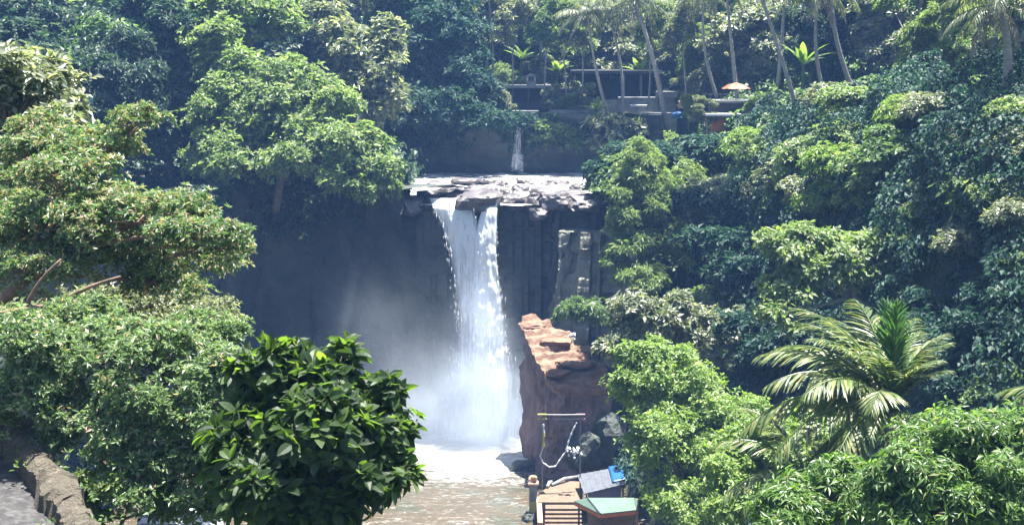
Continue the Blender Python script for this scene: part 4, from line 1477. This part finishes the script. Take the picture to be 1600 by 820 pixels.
tree("creeper_tree", "dark blue green tree draped in creepers above the shaded rear bank", "tree", 149,
     [(700, 60, 50, 70, 3), (660, 110, 44, 50, 2), (735, 120, 42, 54, 2), (690, 170, 60, 34), (750, 190, 46, 26, -.5), (640, 185, 40, 32, -.5), (690, 0, 40, 50, 4)],
     "round", .55, 3600, "leaf_ivy", 54, base=(700, 215, 2), r0=.4)
tree("hanging_shrub", "light topped shrubs hanging over the bank right of the small cascade", "shrub", 148.6,
     [(868, 198, 36, 16), (905, 196, 30, 14, .4), (850, 215, 26, 20), (890, 222, 24, 22)],
     "round", .5, 900, "leaf_mid", 55, base=(880, 185, 2), r0=.12)
tree("hanging_shrub", "creeper hanging around the head of the small cascade", "shrub", 148.8,
     [(815, 190, 22, 12), (826, 206, 12, 22), (795, 196, 20, 16)],
     "round", .45, 420, "leaf_ivy", 56, base=(815, 180, 2), r0=.1)
tree("hanging_shrub", "pale broad leaved shrub below the leaning palms at the bank corner", "shrub", 146,
     [(965, 196, 36, 12), (985, 206, 26, 14), (945, 190, 20, 10), (955, 225, 30, 24, .6)],
     "broad", .75, 420, "leaf_grey", 57, base=(970, 195, 2), r0=.12)

# ---- prototypes, copied over the slopes
def proto_crown(kind, seed):
    rng = np.random.default_rng(seed)
    B = []
    if kind == "round":
        for k in range(8):
            a = rng.random() * 6.28; d = 2.5 * rng.random() ** .5
            B.append(((d * math.cos(a), d * math.sin(a), 3.2 + k * .85 + rng.normal() * .5), (2.2 + rng.random(), 2.2 + rng.random(), 1.7 + .6 * rng.random())))
    elif kind == "tall":
        for k in range(8):
            z = 2.2 + k * 1.35
            a = rng.random() * 6.28; d = .9 + .5 * rng.random()
            s = 1.9 - .09 * k
            B.append(((d * math.cos(a), d * math.sin(a), z), (s, s, s * .8)))
    else:
        for k in range(9):
            a = rng.random() * 6.28; d = 3.2 * rng.random() ** .5
            B.append(((d * math.cos(a), d * math.sin(a), 3.5 + k * .8 + rng.normal() * .6), (1.5, 1.5, .8 + .3 * rng.random())))
    return [(Vector(c), r) for c, r in B]


PROTO = {}
def make_proto(key, kind, leaf, L, n, mat, seed):
    B = proto_crown(kind, seed)
    me = crown_mesh("crown", B, n, leaf, L, seed); me.materials.append(M[mat])
    mb = MB(); rng = np.random.default_rng(seed)
    limb(mb, (0, 0, -1.5), (0, 0, 6), .26, .17, rng, .02)
    for c, r in B:
        limb(mb, (0, 0, 3.5 + 2 * rng.random()), c, .12, .03, rng, .05)
    tm = poly_mesh("trunk", mb.V, mb.F, True); tm.materials.append(M["bark_pale" if kind == "open" else "bark"])
    PROTO[key] = (me, tm)


for i, (key, kind, leaf, L, n, mat) in enumerate([
        ("rl", "round", "round", .42, 4200, "leaf_light"), ("rm", "round", "round", .42, 4200, "leaf_mid"), ("rd", "round", "round", .42, 4200, "leaf_dark"),
        ("tm", "tall", "round", .42, 3600, "leaf_mid"), ("td", "tall", "round", .42, 3600, "leaf_dark"), ("og", "open", "feather", .5, 2400, "leaf_grey"),
        ("ol", "open", "feather", .5, 2400, "leaf_light"), ("rg", "round", "broad", .5, 3000, "leaf_grey")]):
    make_proto(key, kind, leaf, L, n, mat, 100 + i)

KINDW = {"rl": "rounded light green tree", "rm": "rounded mid green tree", "rd": "rounded dark green tree", "tm": "tall narrow green tree", "td": "tall narrow dark tree",
         "og": "open crowned greyish tree", "ol": "open crowned light green tree", "rg": "rounded silvery green tree"}
ORD = ["first", "second", "third", "fourth", "fifth", "sixth", "seventh", "eighth", "ninth", "tenth", "eleventh", "twelfth", "thirteenth", "fourteenth"]


def row(zone, items, group):
    """items: (key, px of trunk, depth, scale, optional ground z)"""
    items = sorted(items, key=lambda t: t[1])
    for k, it in enumerate(items):
        key, px, Y, s = it[:4]
        x = (px - 800) / FPX * Y * 1.0 / (CP)
        z = it[4] if len(it) > 4 else ground_z(x, Y)
        root = empty("hillside_tree", (x, Y, z - .2), f"{KINDW[key]} {zone}, {ORD[k]} from the left", "tree", group, rz=(px * 1.7) % 6.28)
        me, tm = PROTO[key]
        for nm, m in (("crown", me), ("trunk", tm)):
            o = link(nm, m, None, root)
        sx = 1 + .15 * math.sin(px); root.scale = (s * sx, s * sx, s)


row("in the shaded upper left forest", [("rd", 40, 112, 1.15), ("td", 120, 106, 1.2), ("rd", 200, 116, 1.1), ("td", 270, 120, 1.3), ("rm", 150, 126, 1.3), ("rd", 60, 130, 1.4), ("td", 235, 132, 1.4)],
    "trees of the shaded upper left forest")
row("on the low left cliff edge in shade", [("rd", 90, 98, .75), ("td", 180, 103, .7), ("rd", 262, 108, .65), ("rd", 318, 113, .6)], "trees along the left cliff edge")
row("high on the left hillside", [("rm", 30, 150, 1.5), ("tm", 110, 156, 1.6), ("rl", 190, 152, 1.4), ("rm", 280, 150, 1.5), ("rg", 340, 156, 1.4), ("td", 460, 152, 1.6), ("og", 420, 160, 1.5), ("rg", 520, 160, 1.4), ("tm", 600, 158, 1.4)],
    "trees high on the left hillside")
row("behind the dark pavilion", [("og", 640, 166, 1.3), ("rd", 690, 170, 1.3), ("og", 760, 166, 1.2), ("rg", 800, 172, 1.2), ("ol", 840, 168, 1.1), ("rm", 885, 174, 1.2)],
    "trees behind the terrace buildings")
row("between the hall and the cascade bank", [("og", 735, 158, .45, 26), ("rl", 790, 159, .5, 26), ("og", 850, 161, .55, 26.5), ("rg", 880, 160, .5, 26.5), ("og", 905, 153.5, .32, 26.2), ("rd", 1045, 157, .5, 26), ("og", 1068, 152, .42, 26), ("rg", 1092, 150, .45, 26.5), ("ol", 1122, 152, .55, 26.5)],
    "small trees between the terrace buildings")
row("on the terrace edge before the pavilion", [("og", 752, 151.2, .36, 25.6), ("rg", 785, 151.4, .3, 25.6), ("og", 858, 151.3, .34, 25.6), ("rl", 888, 151.2, .26, 25.6), ("og", 910, 151.5, .36, 25.6)],
    "small trees along the terrace edge")
row("in front of the kiosk and painted wall", [("rl", 1072, 144, .3, 25.2), ("og", 1100, 130.5, .34, 25), ("rl", 1180, 129, .34, 25.2)], "small trees along the terrace edge")
row("rising over the hall roof", [("rl", 900, 164, .8), ("rg", 950, 165, .8), ("og", 1000, 164, .85), ("ol", 1035, 163, .8), ("rg", 1085, 160, .8), ("rl", 1140, 158, .8)],
    "trees rising over the hall roof")
row("behind the hall and parapet", [("rg", 930, 172, 1.2), ("rl", 985, 176, 1.2), ("og", 1050, 160, 1.1), ("ol", 1080, 155, 1.0), ("rl", 1110, 168, 1.3)],
    "trees behind the terrace buildings")
row("on the plateau behind the parasol", [("rg", 1170, 150, 1.1), ("rl", 1215, 155, 1.3), ("rd", 1260, 140, .9), ("og", 1300, 150, 1.2), ("rm", 1345, 140, 1.1), ("rg", 1390, 132, .9)],
    "trees on the right plateau")
row("on the plateau towards the right edge", [("ol", 1420, 106, .8), ("rm", 1475, 120, 1.1), ("rg", 1520, 112, 1.0), ("rl", 1500, 98, .75), ("rg", 1590, 98, .8), ("rd", 1560, 126, 1.3), ("rl", 1640, 110, 1.0)],
    "trees on the right plateau")
row("along the top of the rear hill", [("rm", 420, 205, 1.8), ("rg", 500, 200, 1.7), ("rd", 580, 208, 1.9), ("rm", 660, 200, 1.8), ("og", 740, 205, 1.8), ("rg", 820, 200, 1.7), ("rl", 900, 208, 1.8), ("rg", 980, 200, 1.7),
                                       ("rl", 1060, 205, 1.8), ("rm", 1140, 200, 1.8), ("rg", 1220, 206, 1.8), ("rl", 1310, 200, 1.8), ("rm", 1400, 205, 1.9), ("rl", 1480, 195, 1.8)],
    "trees along the rear hill top")
row("on the far left hill top", [("rm", -40, 190, 1.9), ("rd", 60, 195, 1.9), ("rm", 160, 200, 1.8), ("rd", 250, 195, 1.9), ("rm", 340, 200, 1.8)], "trees on the far left hill top")

# shrubs on the right slope
BUSH = {}
def make_bush(key, leaf, L, n, mat, seed, flat=.7):
    rng = np.random.default_rng(seed)
    B = []
    for k in range(4):
        a = rng.random() * 6.28; d = .75 * rng.random()
        B.append((Vector((d * math.cos(a), d * math.sin(a), .7 + .3 * rng.normal())), (.75 + .2 * rng.random(), .75 + .2 * rng.random(), .5 * flat / .7)))
    me = crown_mesh("crown", B, n, leaf, L, seed, sub=8, subr=.45); me.materials.append(M[mat])
    mb = MB()
    for c, r in B:
        limb(mb, (0, 0, -.8), c, .05, .015, rng, .08)
    tm = poly_mesh("stem", mb.V, mb.F, True); tm.materials.append(M["bark"])
    BUSH[key] = (me, tm)


make_bush("l", "broad", .19, 1100, "leaf_light", 201)
make_bush("g", "broad", .19, 1000, "leaf_grey", 202)
make_bush("m", "round", .19, 1200, "leaf_mid", 203)
make_bush("i", "round", .19, 1200, "leaf_ivy", 204)
make_bush("b", "feather", .24, 800, "leaf_bright", 205)
BW = {"l": "light green", "g": "silvery", "m": "mid green", "i": "dark green", "b": "bright feathery"}


def hill_hit(px, py, ymin=45, ymax=150, up=2.2):
    """First point where the sight line through this place in the photograph meets the land."""
    Ys = np.arange(ymin, ymax, .25)
    cx = (px - 800.0) / FPX; cy = (410.0 - py) / FPX
    d = (cx, CP + cy * SP, -SP + cy * CP)
    x = d[0] / d[1] * Ys; z = CAM_Z + d[2] / d[1] * Ys
    h = H(x, Ys)
    k = np.argmax(z < h + up)
    if z[k] >= h[k] + up: k = len(Ys) - 1
    return Vector((x[k], Ys[k], float(h[k]) + up * .6))


def shrubs(zone, items, group):
    items = sorted(items, key=lambda t: t[1])
    for k, (key, px, py, s) in enumerate(items):
        p = hill_hit(px, py)
        s2 = s * mpp(p.y) / mpp(80)
        root = empty("shrub", p, f"{BW[key]} shrub {zone}, {ORD[k]} from the left", "shrub", group, rz=(px * 2.3) % 6.28)
        for nm, m in zip(("crown", "stem"), BUSH[key]):
            link(nm, m, None, root)
        root.scale = (s2 * 1.15, s2 * 1.15, s2)


shrubs("on the slope just below the kiosk", [("l", 1060, 245, 1.3), ("l", 1092, 262, 1.3), ("g", 1130, 262, 1.3), ("b", 1172, 250, 1.2), ("l", 1205, 250, 1.4), ("g", 1230, 285, 1.5), ("l", 1050, 285, 1.6), ("l", 1085, 300, 1.5), ("g", 1150, 320, 1.6)], "shrubs below the kiosk")
shrubs("below the leaning palm trunks", [("l", 1325, 160, 1.2), ("g", 1290, 155, 1.1), ("l", 1330, 218, 1.3), ("l", 1260, 255, 1.6), ("b", 1310, 290, 1.6), ("l", 1370, 262, 1.5), ("l", 1345, 290, 1.2), ("b", 1410, 190, 1.1), ("g", 1275, 310, 1.3)], "shrubs below the leaning palms")
shrubs("scattered over the upper ivy slope", [("g", 1440, 170, 1.2), ("m", 1400, 235, 1.5), ("l", 1480, 235, 1.1), ("m", 1530, 300, 1.6), ("l", 1440, 330, 1.0), ("g", 1500, 380, 1.2), ("m", 1420, 400, 1.5), ("l", 1545, 200, 1.0)], "shrubs scattered over the ivy slope")
shrubs("against the right edge of the ivy slope", [("l", 1590, 180, 1.3), ("g", 1585, 230, 1.4), ("l", 1575, 300, 1.4), ("g", 1590, 330, 1.3), ("l", 1455, 285, .8), ("l", 1590, 400, .9)], "shrubs at the right edge")
shrubs("in the shade under the pale slanting tree", [("i", 1130, 380, 2.0), ("m", 1080, 420, 1.8), ("i", 1160, 440, 2.0), ("g", 1140, 560, 1.7), ("l", 1120, 490, 1.5), ("i", 1190, 560, 1.8), ("i", 1240, 560, 1.8), ("m", 1040, 380, 1.6), ("i", 1090, 350, 1.8), ("g", 1160, 530, 1.7)], "shrubs in the shade of the right slope")
shrubs("low on the dark slope right of the palm", [("i", 1500, 560, 2.0), ("i", 1550, 520, 1.8), ("m", 1580, 600, 1.6), ("i", 1460, 520, 1.6), ("g", 1585, 620, 1.2), ("i", 1520, 620, 2.0)], "shrubs low on the right slope")
shrubs("beside the columned rock face", [("m", 985, 440, 1.5), ("i", 960, 470, 1.5), ("i", 1000, 510, 1.6), ("m", 955, 520, 1.1)], "shrubs beside the columned rock face")


# ---- creeping ground cover
def cover(name, label, xr, yr, n, L, mat, seed, lump=1.0, mask=None):
    rng = np.random.default_rng(seed)
    x = rng.uniform(*xr, n); y = rng.uniform(*yr, n)
    if mask is not None:
        k = mask(x, y); x, y = x[k], y[k]
    e = .4
    z = H(x, y); zx = H(x + e, y); zy = H(x, y + e)
    N = unit(np.stack([-(zx - z) / e, -(zy - z) / e, np.ones_like(z)], 1))
    # steeper ground shows more face to the viewer, so keep more leaves there
    P = np.stack([x, y, z], 1)
    P[:, 2] += (rng.random(len(z)) - .5) * np.clip((np.abs(zx - z) + np.abs(zy - z)) / e, 0, 6) * .5
    q = vnoise(P, .36, seed, 3)
    P = P + N * (np.clip(q * 1.4 + .4, 0, 1.3) * lump + .12 + .25 * rng.random(len(z)))[:, None]
    ax = np.stack([-N[:, 0] * 0 + rng.normal(size=len(z)), rng.normal(size=len(z)), -.5 - .5 * rng.random(len(z))], 1) + N * .35
    nr = N + np.array([0, 0, .5]) + rng.normal(size=N.shape) * .45
    ln = L * (.6 + .8 * rng.random(len(z)))
    V, F = leaves(P, ax, nr, ln, ln * .75, 0, .15, .2)
    o = link(name, tri_mesh(name, V, F), M[mat])
    return tag(o, label, "ground cover", kind="stuff")


cover("ivy", "dark heart leaved ivy and creepers blanketing the steep right slope", (8, 34), (52, 118), 170000, .28, "leaf_ivy", 71, 2.2, lambda x, y: (x > xe(y) + .5) & (x < xe(y) + 18))
cover("undergrowth", "mixed low undergrowth covering the right plateau and terrace bank", (8, 60), (100, 170), 50000, .5, "leaf_mid", 72, 1.4, lambda x, y: (x > xe(y) + 8) & ((y < 146) | (x > 24)))
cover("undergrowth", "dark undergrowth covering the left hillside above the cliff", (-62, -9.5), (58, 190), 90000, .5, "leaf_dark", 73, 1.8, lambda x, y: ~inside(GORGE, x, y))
cover("undergrowth", "green undergrowth on the rear hill behind the terrace", (-60, 80), (163, 240), 60000, .6, "leaf_mid", 74, 1.8)
cover("undergrowth", "low leafy undergrowth on the slope below the viewpoint", (-14, 16), (8, 56), 40000, .22, "leaf_mid", 75, .7, lambda x, y: x > -4)


def wall_creeper(name, label, px_range, py_top, py_bot, Y, n, L, mat, seed):
    rng = np.random.default_rng(seed)
    px = rng.uniform(*px_range, n)
    ln = .3 + .7 * np.clip(.5 + vnoise(np.stack([px * .03, px * 0, px * 0], 1), 1.3, seed, 3), 0, 1)
    t = rng.random(n) ** 1.4 * ln
    P = np.array([tuple(at(a, py_top + (py_bot - py_top) * b, Y - .5 + .9 * c)) for a, b, c in zip(px, t, rng.random(n))])
    P[:, 1] -= .9 * vnoise(P, .6, seed + 2, 2)
    ax = np.stack([rng.normal(size=n), rng.normal(size=n) * .6 - .3, -.8 - rng.random(n)], 1)
    nr = np.array([[0, -1.0, .7]]) + rng.normal(size=(n, 3)) * .4
    l2 = L * (.6 + .8 * rng.random(n))
    V, F = leaves(P, ax, nr, l2, l2 * .6, 0, .15, .2)
    o = link(name, tri_mesh(name, V, F), M[mat])
    tag(o, label, "creeper", kind="stuff")


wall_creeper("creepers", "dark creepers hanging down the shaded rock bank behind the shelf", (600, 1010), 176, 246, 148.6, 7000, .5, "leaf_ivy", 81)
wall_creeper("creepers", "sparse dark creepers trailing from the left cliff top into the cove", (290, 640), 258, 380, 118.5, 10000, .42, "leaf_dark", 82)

def rim_creeper(name, label, path, ztop, out, n, L, mat, seed):
    """Leafy strands hanging from a cliff rim, spread along its ground path."""
    rng = np.random.default_rng(seed)
    pts = np.array(path); k = rng.integers(0, len(pts) - 1, n); f = rng.random(n)[:, None]
    B = pts[k] * (1 - f) + pts[k + 1] * f
    d = unit(pts[k + 1] - pts[k]); nor = np.stack([-d[:, 1], d[:, 0]], 1)
    arc = k + f[:, 0]
    drop = 1.0 + 5.5 * np.clip(.35 + vnoise(np.stack([arc * 3, arc * 0, arc * 0], 1), 1.0, seed, 3), 0, 1)
    t = rng.random(n) ** 1.3
    P = np.concatenate([B + nor * (out - .12 * t[:, None] * drop[:, None] + rng.random((n, 1)) * .9 - .2), (ztop + .9 - t * drop)[:, None]], 1)
    ax = np.stack([rng.normal(size=n), rng.normal(size=n), -.7 - rng.random(n)], 1)
    nr = np.concatenate([nor, np.full((n, 1), .8)], 1) + rng.normal(size=(n, 3)) * .4
    ln = L * (.5 + .9 * rng.random(n))
    V, F = leaves(P, ax, nr, ln, ln * .6, 0, .15, .2)
    return tag(link(name, tri_mesh(name, V, F), M[mat]), label, "creeper", kind="stuff")


rim_creeper("creepers", "leafy creepers spilling over the rim of the dark cove left of the fall",
            [(-10.6, 120.6), (-12.6, 122), (-18, 123.8), (-23.2, 121), (-26.8, 113.4), (-29.8, 103.5), (-33, 89.5)], 21.4, 3.9, 16000, .42, "leaf_dark", 83)

# ------------------------------------------------------------------ air: spray cloud at the foot of the fall, thin haze over the valley
def volumes():
    m = bpy.data.materials.new("mist_air"); m.use_nodes = True
    nt = m.node_tree
    nt.nodes.remove(nt.nodes["Principled BSDF"])
    out = nt.nodes["Material Output"]
    pv = nt.nodes.new("ShaderNodeVolumePrincipled")
    pv.inputs["Color"].default_value = (.80, .88, 1.0, 1)
    pv.inputs["Anisotropy"].default_value = .2
    tc = nt.nodes.new("ShaderNodeTexCoord")

    def math_(op, a, b=None):
        n = nt.nodes.new("ShaderNodeMath"); n.operation = op
        for i, v in enumerate((a, b)):
            if v is None: continue
            if isinstance(v, (int, float)): n.inputs[i].default_value = v
            else: nt.links.new(v, n.inputs[i])
        return n.outputs[0]

    def blob(c, r, amp):
        mp = nt.nodes.new("ShaderNodeMapping"); mp.vector_type = 'POINT'
        mp.inputs["Scale"].default_value = [1 / a for a in r]
        mp.inputs["Location"].default_value = [-a / b for a, b in zip(c, r)]
        nt.links.new(tc.outputs["Object"], mp.inputs[0])
        vm = nt.nodes.new("ShaderNodeVectorMath"); vm.operation = 'DOT_PRODUCT'
        nt.links.new(mp.outputs[0], vm.inputs[0]); nt.links.new(mp.outputs[0], vm.inputs[1])
        e = math_('POWER', 2.718, math_('MULTIPLY', vm.outputs["Value"], -1.0))
        return math_('MULTIPLY', e, amp)
    s = blob((-2.2, 114.2, 1.2), (4.6, 2.0, 4.4), .36)
    s = math_('ADD', s, blob((-2.6, 114.3, 6.5), (1.9, 1.3, 5.0), .30))
    s = math_('ADD', s, blob((-11.5, 114, 10.0), (4.2, 4.0, 3.6), .028))
    s = math_('ADD', s, blob((-6.5, 113, 3.0), (6.0, 3.5, 4.0), .09))
    n = nt.nodes.new("ShaderNodeTexNoise"); n.inputs["Scale"].default_value = .28; n.inputs["Detail"].default_value = 3
    nt.links.new(tc.outputs["Object"], n.inputs["Vector"])
    mr = nt.nodes.new("ShaderNodeMapRange"); mr.inputs[1].default_value = .3; mr.inputs[2].default_value = .7
    mr.inputs[3].default_value = .35; mr.inputs[4].default_value = 1.5
    nt.links.new(n.outputs["Fac"], mr.inputs[0])
    nt.links.new(math_('MULTIPLY', s, mr.outputs[0]), pv.inputs["Density"])
    nt.links.new(pv.outputs[0], out.inputs["Volume"])
    mb = MB().box((-8.5, 112.5, 8.0), (26, 13, 19))
    o = mb.build("mist", m)
    tag(o, "white spray mist rising round the foot of the waterfall and drifting left", "mist", kind="stuff")
    m = bpy.data.materials.new("haze_air"); m.use_nodes = True
    nt = m.node_tree
    nt.nodes.remove(nt.nodes["Principled BSDF"])
    pv = nt.nodes.new("ShaderNodeVolumePrincipled")
    pv.inputs["Color"].default_value = (*HAZE_COLOR, 1)
    pv.inputs["Density"].default_value = HAZE_DENSITY
    nt.links.new(pv.outputs[0], nt.nodes["Material Output"].inputs["Volume"])
    o = MB().box((0, 140, 55), (320, 340, 122)).build("haze", m)
    tag(o, "thin bluish haze filling the valley air", "haze", kind="stuff")


volumes()
